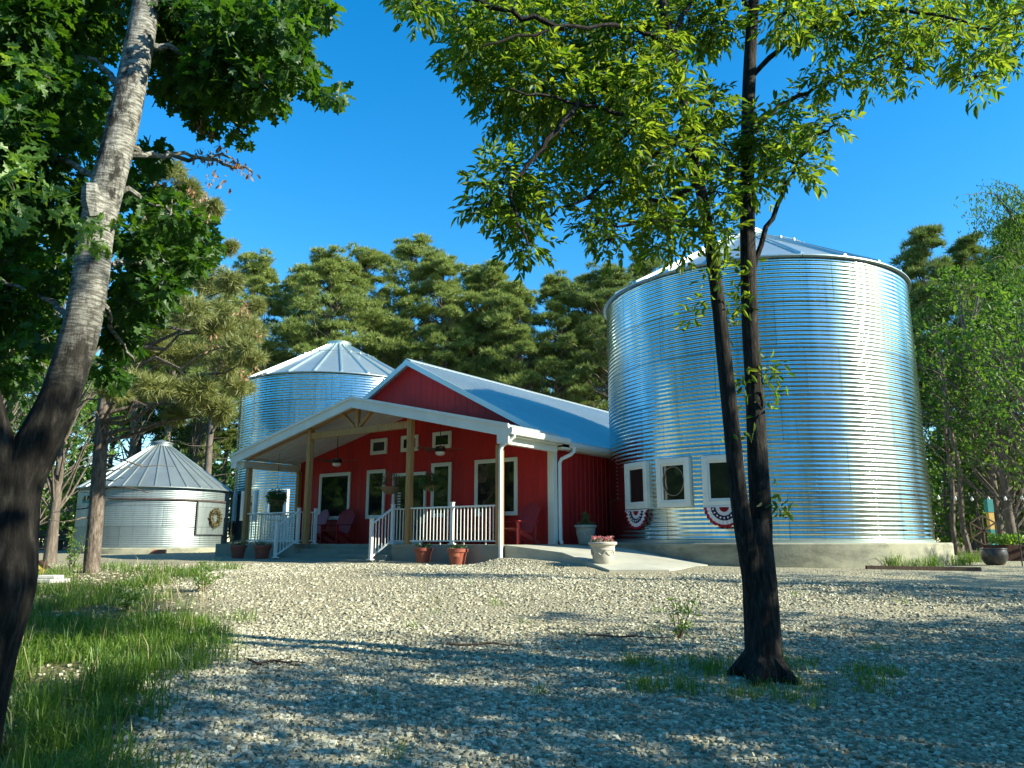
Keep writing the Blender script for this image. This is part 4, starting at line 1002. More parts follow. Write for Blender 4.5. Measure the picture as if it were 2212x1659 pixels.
place_dec('bright young tree with lime patches between the big bin and the pole', 2140, 800, 25, 2.0, 213, 'leaf_lime', .16, crown_lo=.35, nclump=30, dens=30)
# understorey copies
ubush = deciduous('understorey_bush', 'dark leafy bush in the shade of the wood', 'bush', (-30, 50, G(-30, 50)), 5.0, 2.6, 220, M['leaf_mid'], M['bark_far'], leaf=.24, dens=34, crown_lo=.12, nclump=26, group='bushes under the wood', tr=.07)
ubush['label'] = 'leafy understorey bush in the shade at the far left of the wood'
for x, Y, lb in ((30, 44, 'beside the base of the leaning trunk'), (120, 48, 'behind the wooden bench'), (190, 46, 'touching the left wall of the small bin'), (270, 50, 'behind the left half of the small bin'), (350, 47, 'straight behind the small bin'), (430, 52, 'behind the right half of the small bin'),
                 (500, 50, 'between the small bin and the left bin'), (620, 56, 'behind the left bin'), (1080, 58, 'behind the front of the barn'), (1180, 55, 'behind the middle of the barn'), (1290, 57, 'behind the back of the barn'), (1950, 44, 'hidden by the right edge of the big bin'),
                 (2000, 40, 'just clear of the right edge of the big bin'), (2060, 42, 'behind the pale slim trunk'), (2110, 39, 'behind the spoked ornament'), (2170, 40, 'behind the rusty trough'), (2230, 36, 'at the right border behind the curved hook'), (2280, 33, 'outside the right border'), (2035, 31, 'left of the painted pole'), (2095, 30, 'straight behind the spoked ornament'), (2160, 29.5, 'right of the painted pole'), (2215, 28, 'behind the right end of the hanging bulbs')):
    dup(ubush, x, Y, rr.uniform(.85, 1.25), rr.uniform(0, 6.28), 'dark shaded bush ' + lb)
for x, Y, lb in ((1985, 35, 'touching the big bin edge'), (2050, 33, 'behind the pale slim trunk'), (2150, 34, 'behind the painted pole'), (2260, 30, 'at the right border')):
    dup(proto, x, Y, rr.uniform(.72, .86), rr.uniform(0, 6.28), 'right hand wood pine ' + lb, 'trees right of the big bin')
# slim trunks in the shade on the right
def slim(label, x, Y, H, rad, lean, seed):
    rng = np.random.RandomState(seed); b = base_at(x, Y); t = thing('slim_tree', label, 'tree', b, 0, 'slim trunks in the right hand wood')
    path = [(lean * k + rng.randn() * .05, rng.randn() * .05, -.1 + H * k) for k in np.linspace(0, 1, 8)]
    tb = MB(); tb.tube(path, [rad * (1 - .6 * i / 7) for i in range(8)], 7)
    cl = []
    for i in range(9):
        s = trunk_point(path, .45 + .5 * rng.rand()); a = rng.rand() * 6.28; c = s + np.array((math.cos(a), math.sin(a), .5)) * (.7 + .6 * rng.rand()); tb.tube(limb_curve(s, c, rng, 3), [.03, .02, .012, .006], 4); cl.append((tuple(c), .55, .4))
    tb.build('trunk', M['bark_pine'], t, True)
    P, D, L, Wd, up, tw = blob_leaves(cl, 60, rng, .15, DIAMOND, .5); link('crown', leaf_cards('crown', P, D, L, Wd, M['leaf_mid'], rng, DIAMOND, up), t)
slim('pale slim trunk standing nearest the right edge of the big bin', 2052, 27, 7.5, .09, .2, 1)
slim('slim dark trunk between the bin and the wooden wheel', 2088, 26, 7, .10, -.3, 2)
slim('slim leaning trunk beside the wooden wheel', 2103, 28, 7, .07, .5, 3)
slim('slim trunk behind the teal and yellow pole', 2150, 30, 7.5, .09, -.2, 4)
# far woodland seen between the trunks
rng = np.random.RandomState(3); n = 42000; ang = rng.uniform(-1.15, 1.15, n); rd = rng.uniform(84, 100, n); hh = rng.rand(n) ** .8 * (8 + 2.5 * np.sin(ang * 13) + 1.5 * np.sin(ang * 31))
P = np.stack([rd * np.sin(ang), rd * np.cos(ang), gz(rd * np.sin(ang), rd * np.cos(ang)) + hh], 1)
tag(link('distant_woodland', leaf_cards('distant_woodland', P, rng.randn(n, 3), .9, .6, M['leaf_mid'], rng)), 'dense far wood closing the view between the trunks', 'woodland', kind='stuff')

# ------------------------------------------------------------------ trees outside the frame that throw the dappled shade and fill the reflections
shade = deciduous('shade_tree', 'unseen broad leafy tree beside the yard, there for shade and reflections', 'tree', (0, 0, 0), 9.2, 3.3, 301, M['leaf_mid'], M['bark_far'], leaf=.22, dens=44, crown_lo=.2, nclump=38, group='trees beside the yard outside the frame')
def put(src, x, y, sc, rz):
    c = copy_tree(src); c.location = (x, y, G(x, y) - .05); c.scale = (sc,) * 3; c.rotation_euler = (0, 0, rz); return c
shade.location = (9.5, 2.9, G(9.5, 2.9)); shade.scale = (.8, .8, .8)
SH = [(12.5, 5.6, .75), (14.6, 2.2, 1.05), (17.2, 5.0, .9), (9.2, .3, .95), (13.0, -1.0, 1.1), (5.2, -2.5, .9), (16.6, 10.6, .80), (19.5, 9.0, .92), (20.5, 1.0, 1.2), (24.5, 6.5, 1.15), (13.8, -2.8, 1.1), (7.8, 5.6, .5), (-5.5, -2.2, .9), (1.0, -4.0, 1.0), (22.5, 12.5, .85), (6.1, 1.5, .85), (12.0, 2.6, .95), (17.5, 1.5, 1.1)]  # some added only to deepen shade on the leaning trunk and foreground
for i, (x, y, s) in enumerate(SH): put(shade, x, y, s, i * 1.3)
for i, (x, y) in enumerate([(-16, -14), (-9, -18), (-2, -15), (4, -20), (11, -14), (18, -17), (-23, -6), (-26, 3), (26, -9), (-14, -24), (8, -27), (-4, -28), (-30, -18), (32, -4)]):
    put(shade, x, y, 1.15 + .12 * (i % 4), i * .9)

rng = np.random.RandomState(13); n = 110000; ang = rng.uniform(1.95, 5.45, n); rd = rng.uniform(34, 46, n); hh = rng.rand(n) ** .8 * (9 + 2.5 * np.sin(ang * 11) + 1.5 * np.sin(ang * 27))
P = np.stack([rd * np.sin(ang), rd * np.cos(ang), gz(rd * np.sin(ang), rd * np.cos(ang)) + hh], 1)
tag(link('woodland_behind', leaf_cards('woodland_behind', P, rng.randn(n, 3), .8, .55, M['leaf_mid'], rng)), 'wood on the near side of the yard, mirrored in the bins', 'woodland', kind='stuff')

# ------------------------------------------------------------------ twin trunk tree in front of the big bin
def shift(p, b): return tuple(Vector(p) - Vector(b))
def near_tree():
    rng = np.random.RandomState(21)
    b0 = W(1650, 1466, 6.95); base = (b0.x, b0.y, G(b0.x, b0.y)); t = thing('twin_trunk_tree', 'dark twin trunk tree with sunlit green leaves rising in front of the big silver bin', 'tree', base)
    S = lambda x, y, Y: shift(W(x, y, Y), base)
    pr = 1 / 1662 * 6.95 * 1.0
    bole = [(1655, 1560, 6.9), (1652, 1466, 6.93), (1650, 1420, 6.95), (1645, 1330, 6.97), (1640, 1250, 6.98), (1633, 1180, 7.0), (1630, 1120, 7.0)]
    tb = MB(); tb.stube([S(*p) for p in bole], [r * pr for r in (58, 46, 38, 36.5, 35.5, 35, 30)], 16)
    right = [(1640, 1230, 7.02), (1644, 1130, 7.03), (1637, 1000, 7.03), (1630, 850, 7.05), (1620, 700, 7.05), (1616, 560, 7.05), (1614, 420, 7.1), (1615, 300, 7.1), (1618, 180, 7.1), (1624, 60, 7.15), (1634, -80, 7.2), (1640, -260, 7.2), (1620, -460, 7.2)]
    tb.stube([S(*p) for p in right], [r * pr for r in (26, 24, 22.5, 20, 18.5, 18, 17, 16.5, 16, 15, 13, 10, 6)], 12)
    left = [(1640, 1400, 6.97), (1632, 1300, 6.95), (1620, 1210, 6.92), (1606, 1140, 6.88), (1592, 1040, 6.86), (1578, 900, 6.85), (1563, 760, 6.85), (1550, 640, 6.85), (1530, 500, 6.85), (1510, 390, 6.8), (1488, 270, 6.8), (1462, 170, 6.8), (1450, 90, 6.75), (1425, -20, 6.7), (1395, -160, 6.7), (1370, -320, 6.7)]
    tb.stube([S(*p) for p in left], [r * pr for r in (18, 22, 23, 20, 18.5, 17.5, 16.5, 15, 13.5, 12.5, 12, 11.5, 11, 10, 8, 4)], 12)
    for k in range(5):
        a = k * 1.25 + .4; tb.tube([(0, 0, .25), (.16 * math.cos(a), .16 * math.sin(a), .08), (.34 * math.cos(a), .34 * math.sin(a), -.06)], [.09, .075, .03], 7)
    br = [  # limbs, photo positions and distance
        [(1490, 285, 6.8), (1400, 345, 6.6), (1300, 400, 6.4), (1180, 470, 6.3)],
        [(1500, 330, 6.8), (1380, 260, 6.4), (1250, 220, 6.2), (1100, 190, 6.0)],
        [(1455, 110, 6.75), (1370, 60, 6.5), (1220, 60, 6.2), (1040, 100, 6.0)],
        [(1512, 395, 6.8), (1440, 430, 7.1), (1340, 430, 7.4), (1180, 430, 7.6)],
        [(1490, 265, 6.8), (1540, 300, 6.9), (1612, 350, 7.05)],
        [(1618, 600, 7.05), (1680, 440, 7.0), (1740, 320, 6.9), (1800, 270, 6.8)],
        [(1616, 300, 7.1), (1680, 230, 7.3), (1780, 180, 7.4), (1900, 120, 7.4), (2080, 90, 7.3)],
        [(1620, 170, 7.1), (1720, 80, 6.8), (1860, 30, 6.5), (2020, 30, 6.3), (2180, 80, 6.2)],
        [(1530, 500, 6.85), (1480, 480, 6.6), (1400, 480, 6.4), (1310, 490, 6.3)],
        [(1625, 40, 7.1), (1560, -100, 7.4), (1450, -200, 7.6)], [(1450, 80, 6.75), (1500, -20, 7.0), (1560, -140, 7.2)],
        [(1220, 60, 6.2), (1080, 20, 6.1), (960, -20, 6.1), (885, 20, 6.1)], [(1250, 220, 6.2), (1170, 320, 6.1), (1100, 420, 6.1), (1140, 530, 6.1)]]
    for q in br:
        pts = [S(*p) for p in q]; n = len(pts); tb.stube(pts, [.027 * (1 - .78 * i / (n - 1)) + .003 for i in range(n)], 7, 6, .014, int(q[0][0]))
    cl = [(890, 10, 34), (930, -20, 40), (870, -30, 30), (1020, 110, 70), (1110, 70, 95), (1230, 60, 105), (1360, 70, 105), (1480, 60, 70), (1560, 60, 40), (1160, 170, 95), (1290, 190, 105), (1410, 200, 95), (1530, 230, 50), (1055, 190, 60),
          (1150, 265, 66), (1240, 300, 64), (1350, 300, 82), (1450, 310, 66), (1545, 310, 52), (1075, 385, 66), (1180, 395, 50), (1120, 465, 44), (1140, 525, 30), (1060, 440, 30), (1330, 390, 62), (1290, 470, 38), (1312, 515, 22),
          (1420, 420, 66), (1440, 490, 42), (1560, 400, 46), (1530, 470, 26), (1400, 520, 22), (1570, 500, 22), (1680, 280, 60), (1715, 345, 46), (1625, 390, 34), (1775, 265, 38), (1650, 330, 44), (1010, 60, 40), (980, 20, 30),
          (1700, 30, 56), (1770, 70, 50), (1850, 40, 66), (1930, 70, 60), (1790, 150, 40), (1880, 150, 40), (2040, 70, 56), (2120, 110, 56), (2195, 40, 60), (2110, 170, 28), (1980, 15, 74), (1740, 210, 26), (2190, 110, 36), (1960, 140, 34),
          (1100, -60, 90), (1250, -80, 120), (1420, -90, 130), (1600, -110, 90), (1780, -80, 120), (1950, -90, 110), (2120, -70, 110), (1350, -230, 140), (1560, -260, 150), (1760, -240, 130), (2300, -20, 90), (1480, -400, 130), (1680, -420, 120)]
    clumps = []; twigs = []
    for (x, y, r) in cl:
        for q in range(2):
            Y = rng.uniform(6.0, 7.6) if y > -40 else rng.uniform(6.4, 8.4); c = S(x + rng.randn() * r * .18, y + rng.randn() * r * .18, Y); rm = r / 1662 * Y * .98
            clumps.append((c, rm * (1.0 if q else .85), rm * (.85 if q else .7)))
    P = []; D = []
    for c, r, rz in clumps:
        n = max(8, int(205 * r ** 1.65 * (2.9 if c[0] < .45 else 1.9))); c = np.array(c); d = unit(rng.randn(n, 3)); p = c + d * np.array([r, r, rz]) * (.25 + .75 * rng.rand(n, 1) ** .6)
        dd = unit(d * .8 + rng.randn(n, 3) * .5); dd[:, 2] -= .35; P.append(p); D.append(unit(dd))
        for k in range(min(n, 10)): twigs.append((c, p[k]))
    P = np.concatenate(P); D = np.concatenate(D); m = len(P)
    # compound leaves: a rachis with seven leaflets
    side = unit(np.cross(D, np.array([0, 0, 1.0]) + rng.randn(m, 3) * .35)); nn = np.cross(side, D)
    LP = []; LD = []; LL = []
    Rl = .13 + .07 * rng.rand(m)
    for k, (tpos, sgn, ln) in enumerate(((.3, 1, .8), (.3, -1, .8), (.62, 1, 1), (.62, -1, 1), (.92, 1, .95), (.92, -1, .95), (1.0, 0, 1.15))):
        LP.append(P + D * (Rl * tpos)[:, None] - np.array([0, 0, .03]) * tpos ** 2); LD.append(unit(D * (.75 if sgn else 1) + side * sgn * .8 + np.array([0, 0, -.25]) + rng.randn(m, 3) * .16)); LL.append(.092 * ln * (.55 + .75 * rng.rand(m)))
    LP = np.concatenate(LP); LD = np.concatenate(LD); LL = np.concatenate(LL)
    print('ash leaflets', len(LP))
    v, f = stamp(LP, LD, LL, LL * .40, rng, LANCE, np.tile(np.array([0, 0, 1.0]), (len(LP), 1)))
    for c, tp in twigs[::2]: tb.tube([tuple(c), tuple((np.array(c) + tp) / 2 + rng.randn(3) * .03), tuple(tp)], [.006, .0045, .003], 4, cap=False)
    # sprouts on the trunks
    SP = []; SDr = []
    for (x, y, Y) in ((1490, 690, 6.8), (1520, 650, 6.75), (1600, 560, 6.9), (1600, 620, 6.95), (1585, 700, 6.9), (1680, 810, 7.0), (1670, 850, 6.95), (1600, 830, 6.9), (1595, 935, 6.9), (1605, 650, 6.8), (1560, 560, 6.7), (1540, 590, 6.7), (1665, 1085, 7.0), (1690, 1090, 7.0), (1650, 790, 6.9)):
        c = np.array(S(x, y, Y)); n = 16; SP.append(c + rng.randn(n, 3) * .07); dd = rng.randn(n, 3); dd[:, 2] -= .4; SDr.append(dd)
    SP = np.concatenate(SP); SDr = unit(np.concatenate(SDr)); v2, f2 = stamp(SP, SDr, .095, .04, rng, LANCE)
    f2 = f2 + len(v); v = np.concatenate([v, v2]); f = np.concatenate([f, f2])
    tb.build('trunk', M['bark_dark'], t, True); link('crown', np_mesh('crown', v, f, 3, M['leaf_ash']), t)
near_tree()

# ------------------------------------------------------------------ big leaning tree at the left edge
def left_tree():
    rng = np.random.RandomState(33); Y0 = 4.7
    b0 = W(-70, 1640, Y0); base = (b0.x, b0.y, G(b0.x, b0.y)); t = thing('leaning_tree', 'large forked tree with pale flaking bark leaning in from the left edge', 'tree', base)
    S = lambda x, y, Y: shift(W(x, y, Y), base); pr = Y0 / 1662
    main = [(-130, 1720, 4.7), (-92, 1560, 4.7), (-50, 1400, 4.72), (-6, 1270, 4.74), (8, 1150, 4.76), (28, 1050, 4.78), (80, 960, 4.8), (124, 870, 4.82), (152, 790, 4.84), (178, 700, 4.86), (196, 600, 4.9), (208, 500, 4.92), (232, 400, 4.95), (258, 300, 4.98), (280, 200, 5.0), (300, 100, 5.05), (318, 0, 5.1), (335, -110, 5.15), (345, -260, 5.2), (350, -450, 5.3)]
    rad = [94, 82, 76, 72, 66, 58, 46, 41, 40, 40, 39.5, 39, 38, 37, 36, 35, 33, 30, 22, 10]
    tb = MB(); tb.stube([S(*p) for p in main], [r * pr for r in rad], 20)
    fork = [(10, 1120, 4.78), (-10, 1010, 4.7), (-38, 900, 4.6), (-70, 760, 4.5), (-110, 560, 4.4), (-140, 300, 4.3)]
    tb.stube([S(*p) for p in fork], [r * pr for r in (60, 52, 44, 40, 34, 24)], 14)
    # burl at the dark scar
    tb.tube([S(205, 470, 4.86), S(200, 440, 4.84), S(198, 405, 4.86)], [.06, .075, .06], 8)
    br = [[(300, 100, 5.05), (400, 110, 5.2), (520, 140, 5.4), (640, 170, 5.5), (730, 210, 5.5)], [(318, 0, 5.1), (450, -10, 5.4), (600, -10, 5.6), (700, 20, 5.7)],
          [(230, 400, 4.95), (330, 440, 5.3), (430, 500, 5.6)], [(190, 600, 4.9), (280, 560, 5.4), (400, 580, 5.8)], [(258, 300, 4.98), (330, 330, 5.3), (470, 350, 5.6), (545, 372, 5.7)],
          [(172, 700, 4.9), (90, 640, 5.3), (0, 600, 5.6)], [(232, 400, 4.95), (120, 340, 5.3), (0, 300, 5.6)], [(280, 200, 5.0), (180, 120, 5.4), (60, 60, 5.7)], [(190, 600, 4.9), (240, 700, 5.6), (290, 780, 6.0)],
          [(258, 300, 4.98), (300, 330, 5.1), (400, 335, 5.3), (500, 340, 5.5)]]
    for q in br:
        pts = [S(*p) for p in q]; n = len(pts); tb.stube(pts, [.024 * (1 - .8 * i / (n - 1)) + .003 for i in range(n)], 7, 6, .014, int(q[0][0]))
    cl = [(400, 40, 90), (500, 60, 90), (590, 80, 80), (640, 140, 55), (560, 170, 60), (480, 170, 80), (400, 180, 70), (700, 20, 28), (660, 30, 45), (690, 200, 22), (725, 205, 20), (600, 215, 30), (530, 225, 40), (440, 250, 40), (520, 290, 20),
          (390, 110, 60), (370, 20, 50), (620, -30, 60), (500, -50, 90), (380, -70, 80),
          (60, 60, 100), (150, 40, 90), (230, 60, 60), (30, 180, 80), (130, 170, 90), (200, 200, 50), (50, 300, 90), (150, 300, 70), (30, 420, 80), (120, 420, 70), (160, 500, 40), (40, 540, 80), (120, 600, 50), (30, 660, 70), (100, 720, 45), (20, 780, 60),
          (300, 420, 50), (370, 470, 55), (430, 520, 40), (350, 560, 60), (280, 520, 45), (420, 560, 34), (300, 640, 55), (260, 720, 45), (330, 340, 36), (270, 620, 40), (350, 620, 40), (240, 800, 34), (440, 480, 22),
          (60, -60, 110), (220, -80, 110), (0, -150, 120), (-80, 100, 110), (-80, 300, 110), (-90, 500, 110), (-60, 680, 90)]
    P = []; D = []
    for (x, y, r) in cl:
        for q in range(2):
            Y = rng.uniform(5.0, 6.6); c = np.array(S(x + rng.randn() * r * .15, y + rng.randn() * r * .15, Y)); rm = r / 1662 * Y
            n = max(16, int(1150 * rm * rm * 2.6)); d = unit(rng.randn(n, 3)); p = c + d * np.array([rm, rm * 1.2, rm * .85]) * (.2 + .8 * rng.rand(n, 1) ** .6)
            dd = unit(d * .7 + rng.randn(n, 3) * .6); dd[:, 2] -= .45; P.append(p); D.append(dd)
            for k in range(4): tb.tube([tuple(c), tuple(p[k])], [.006, .003], 4, cap=False)
    P = np.concatenate(P); D = unit(np.concatenate(D)); L = .09 + .055 * rng.rand(len(P)); print('oak leaves', len(P))
    # keep the leaves off the face of the trunk
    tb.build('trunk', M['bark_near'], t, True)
    link('crown', leaf_cards('crown', P, D, L, L * .62, M['leaf_oak'], rng, OAK, np.tile(np.array([0, 0, 1.0]), (len(P), 1))), t)
    # sunlit sprout on the trunk
    P = np.concatenate([np.array(S(x, y, 4.55)) + rng.randn(9, 3) * .045 for x, y in ((185, 490), (210, 500), (165, 480), (195, 520), (225, 530))]); D = rng.randn(len(P), 3); D[:, 2] -= .8
    link('trunk_sprout', leaf_cards('trunk_sprout', P, unit(D), .10, .045, M['leaf_lime'], rng, OAK), t)
    for grp in (((20, 130), (45, 150), (60, 160)), ((30, 370), (10, 400), (60, 345), (20, 330), (70, 380)), ((120, 440), (95, 425), (150, 455)), ((15, 470), (30, 480))):
        P = np.concatenate([np.array(S(x, y, 4.2)) + rng.randn(8, 3) * .05 for x, y in grp]); D = rng.randn(len(P), 3) + np.array([.8, 0, -.5])
        link('low_twig', leaf_cards('low_twig', P, unit(D), .12, .05, M['leaf_lime'], rng, OAK), t)
    # dead brown leaf sprays
    P = []; D = []
    for x, y in ((435, 255), (430, 270), (455, 290), (470, 310), (480, 325), (470, 340), (450, 330), (425, 325), (495, 345), (505, 350), (530, 365), (545, 372), (485, 392), (465, 372), (440, 345), (390, 400), (420, 420), (400, 440), (430, 455), (460, 470), (380, 420), (350, 400), (520, 358)):
        c = np.array(S(x, y, 5.6)); P.append(c + rng.randn(7, 3) * .022); d = rng.randn(7, 3) * .5; d[:, 2] -= 1; D.append(d)
    P = np.concatenate(P); link('dead_leaves', leaf_cards('dead_leaves', P, unit(np.concatenate(D)), .055, .026, M['leaf_dead'], rng, OAK), t)
left_tree()

# ------------------------------------------------------------------ mid distance trees on the left
Pm = W(205, 1240, 15.6); bm = (Pm.x, Pm.y, G(Pm.x, Pm.y))
def mid_pine():
    rng = np.random.RandomState(44); t = thing('pine_tree', 'olive green pine with a rough grey trunk and dead lower limbs, left of the porch', 'pine tree', bm)
    S = lambda x, y, Y: shift(W(x, y, Y), bm)
    path = [S(200, 1290, 15.6), S(196, 1240, 15.6), S(207, 1120, 15.6), S(215, 1000, 15.6), S(222, 900, 15.6), S(238, 800, 15.6), S(262, 680, 15.6), S(290, 560, 15.6), S(320, 440, 15.6), S(350, 340, 15.6)]
    tb = MB(); tb.tube(path, [.20, .155, .14, .135, .13, .12, .10, .08, .05, .02], 12)
    cl = [(300, 560, 40), (330, 500, 40), (365, 440, 36), (350, 380, 30), (400, 400, 26), (430, 460, 24), (460, 450, 16), (380, 560, 44), (440, 600, 44), (500, 620, 34), (420, 680, 52), (350, 660, 46), (480, 700, 44), (520, 740, 34), (540, 690, 26),
          (400, 760, 52), (330, 760, 46), (470, 790, 46), (510, 830, 28), (430, 850, 42), (370, 850, 40), (300, 830, 36), (260, 760, 30), (470, 880, 26), (390, 900, 24), (250, 850, 26), (545, 770, 22), (560, 660, 14), (310, 700, 36), (250, 680, 26), (500, 540, 12)]
    P = []; D = []
    for (x, y, r) in cl:
        Y = 15.6 + rng.uniform(-1.6, 1.6); c = np.array(S(x, y, Y)); rm = r / 1662 * 15.6
        tt = min(.98, max(.3, (1240 - y) / 950 + .02)); s = trunk_point(path, tt); tb.tube(limb_curve(s, c, rng, 5, -.03, .08), [.05, .042, .034, .026, .016, .008], 5)
        for q in range(4):
            cc = c + rng.randn(3) * rm * np.array([.5, .6, .35]); n = int(50 + 330 * rm * rm); d = unit(rng.randn(n, 3)); p = cc + d * rm * np.array([.7, .7, .5]) * (.3 + .7 * rng.rand(n, 1))
            P.append(p); D.append(unit(d + np.array([0, 0, .2]) + rng.randn(n, 3) * .4))
    for i in range(26):
        s = trunk_point(path, rng.uniform(.22, .6)); a = rng.rand() * 6.28; ln = rng.uniform(.4, 1.5)
        tb.tube(limb_curve(s, s + np.array((ln * math.cos(a), ln * math.sin(a), rng.uniform(-.3, .35) * ln)), rng, 4, 0, .12), [.022, .016, .012, .008, .004], 4)
    tb.build('trunk', M['bark_pine'], t, True)
    P = np.concatenate(P); D = np.concatenate(D); P = np.repeat(P, 9, 0); D = unit(np.repeat(D, 9, 0) + rng.randn(len(P), 3) * .5); L = .17 * (.7 + .6 * rng.rand(len(P))); print('olive needles', len(P))
    v, f = stamp(P, D, L, L * .085, rng, (np.array([(0, -.5, 0), (0, .5, 0), (1, 0, 0)]), [(0, 1, 2)])); link('crown', np_mesh('crown', v, f, 3, M['needles_olive']), t)
    P = []
    for k in range(26):
        x, y = rng.uniform(430, 560), rng.uniform(650, 850)
        if rng.rand() < .5: x, y = rng.uniform(350, 460), rng.uniform(380, 480)
        P.append(np.array(S(x, y, 14.2 + rng.rand())) + rng.randn(8, 3) * .06)
    P = np.concatenate(P); D = rng.randn(len(P), 3) * .5; D[:, 2] -= 1; link('dead_leaves', leaf_cards('dead_leaves', P, unit(D), .10, .05, M['leaf_dead'], rng), t)
mid_pine()
def mid_dec(label, x, Y, ytop, cr, seed, mat, leaf, lo, ncl, dens, tr=.12):
    return place_dec(label, x, ytop, Y, cr, seed, mat, leaf, crown_lo=lo, nclump=ncl, dens=dens, tr=tr)
mid_dec('dark leafy tree filling the upper left behind the leaning trunk', 60, 11.5, 120, 1.9, 401, 'leaf_oak', .13, .28, 60, 75)
mid_dec('leafy tree at the far left edge behind the forked trunk', -130, 9.5, 60, 1.9, 402, 'leaf_oak', .13, .2, 60, 75)
mid_dec('green tree left of the olive pine with bright leaves', 200, 19, 420, 2.0, 403, 'leaf_mid', .15, .30, 54, 60)
mid_dec('bright young tree behind the fork of the leaning trunk', 30, 22, 700, 2.2, 404, 'leaf_lime', .16, .2, 40, 50)
# feathery willow-like spray at the right edge
def feather():
    rng = np.random.RandomState(55); Y = 12.; bx = 2330; b = base_at(bx, Y); t = thing('feathery_tree', 'light feathery drooping tree reaching in from the right edge above the wood', 'tree', b)
    S = lambda x, y, q=0: shift(W(x, y, Y + q), b); tb = MB()
    tb.tube([(0, 0, -.1), S(2320, 900), S(2290, 700), S(2240, 560), S(2190, 470), S(2150, 420)], [.11, .09, .07, .05, .03, .012], 8)
    P = []; D = []
    tips = [(2080, 420), (2110, 400), (2140, 385), (2090, 470), (2130, 460), (2170, 395), (2200, 430), (2110, 530), (2160, 520), (2200, 520), (2140, 560), (2190, 580), (2220, 470), (2240, 540), (2100, 450), (2180, 450), (2150, 480), (2230, 400), (2260, 600)]
    for (x, y) in tips:
        s = np.array(S(2230, min(600, y + 60), 0)); e = np.array(S(x, y, rng.uniform(-.8, .8))); c = limb_curve(s, e, rng, 6, .12, .05); tb.tube(c, [.018, .014, .01, .008, .005, .004, .003], 4)
        for k in range(150):
            q = trunk_point(c, rng.uniform(.25, 1)); drop = rng.rand() * .5; P.append(q + np.array((rng.randn() * .10, rng.randn() * .10, -drop * .8))); D.append(np.array((rng.randn() * .5, rng.randn() * .5, -.9)))
    tb.build('trunk', M['bark_far'], t, True); P = np.array(P); link('crown', leaf_cards('crown', P, unit(np.array(D)), .085, .024, M['leaf_mid'], rng), t)
feather()

# ------------------------------------------------------------------ gravel, grass
def stones(name, n, yr, xk, size, seed, mat, label, keep=None):
    rng = np.random.RandomState(seed)
    y = np.sqrt(rng.uniform(yr[0] ** 2, yr[1] ** 2, n)); x = rng.uniform(-xk, xk, n) * y
    if keep is not None:
        k = keep(x, y, rng); x, y = x[k], y[k]
    n = len(x); s = size * (.35 + 1.15 * rng.rand(n) ** 2.0)
    cube = np.array([(a, b, c) for c in (-1, 1) for b in (-1, 1) for a in (-1, 1)], float)
    V = cube[None] * (.62 + .5 * rng.rand(n, 8, 3)); V *= np.stack([np.ones(n), .7 + .3 * rng.rand(n), .4 + .3 * rng.rand(n)], 1)[:, None]
    V *= s[:, None, None]
    a = rng.rand(n) * 6.28; tl = rng.randn(n) * .35
    ca, sa, ct, st_ = np.cos(a)[:, None], np.sin(a)[:, None], np.cos(tl)[:, None], np.sin(tl)[:, None]
    X, Yv, Z = V[..., 0], V[..., 1], V[..., 2]; X, Z = X * ct - Z * st_, X * st_ + Z * ct; X, Yv = X * ca - Yv * sa, X * sa + Yv * ca
    V = np.stack([X + x[:, None], Yv + y[:, None], Z + (gz(x, y) + s * .22)[:, None]], 2).reshape(-1, 3)
    q = np.array([(0, 2, 3, 1), (4, 5, 7, 6), (0, 1, 5, 4), (2, 6, 7, 3), (0, 4, 6, 2), (1, 3, 7, 5)]); f = (q[None] + (np.arange(n) * 8)[:, None, None]).reshape(-1, 4)
    return tag(link(name, np_mesh(name, V, f, 4, mat)), label, 'gravel', kind='stuff')
def vnoise(x, y, s, seed=0):
    r = np.random.RandomState(seed); g = r.rand(64, 64); u_ = (x * s) % 63; v_ = (y * s) % 63; i = u_.astype(int); j = v_.astype(int); fu = u_ - i; fv = v_ - j; fu = fu * fu * (3 - 2 * fu); fv = fv * fv * (3 - 2 * fv)
    return (g[i, j] * (1 - fu) + g[i + 1, j] * fu) * (1 - fv) + (g[i, j + 1] * (1 - fu) + g[i + 1, j + 1] * fu) * fv
def verge(x, y): return np.clip((-.40 * y - x + (vnoise(x + 50, y + 50, .9, 3) - .5) * np.where(y < 9, .9, 2.0)) * 1.3 + .55, 0, 1)
tx, ty = 2.2, 6.95
def track(x, y):
    c1 = x + 1.6 + .10 * (y - 8) - .9 * np.sin(y * .16); c2 = c1 - 1.75
    return 1 - .62 * np.exp(-(c1 / .34) ** 2) - .62 * np.exp(-(c2 / .34) ** 2)
def worn(x, y): return 1 - .72 * np.clip(1.25 - ((x + 3.4) * .42) ** 2 - ((y - 13) * .21) ** 2 + (vnoise(x + 40, y + 40, .9, 6) - .5) * .8, 0, 1)
def gkeep(x, y, rng):
    p = 1 - .96 * verge(x, y); d = np.hypot((x - tx + .1) / 1.15, y - ty + .05); p *= np.clip((d - .35) / .8, .12, 1)
    p *= .35 + .65 * np.clip((vnoise(x + 30, y + 40, .55, 8) - .28) * 3.4, 0, 1)
    p *= track(x, y) * worn(x, y)
    return rng.rand(len(x)) < p
stones('gravel', 175000, (4.0, 9.5), .80, .0148, 1, M['stone'], 'crushed pale limestone gravel across the near yard', gkeep)
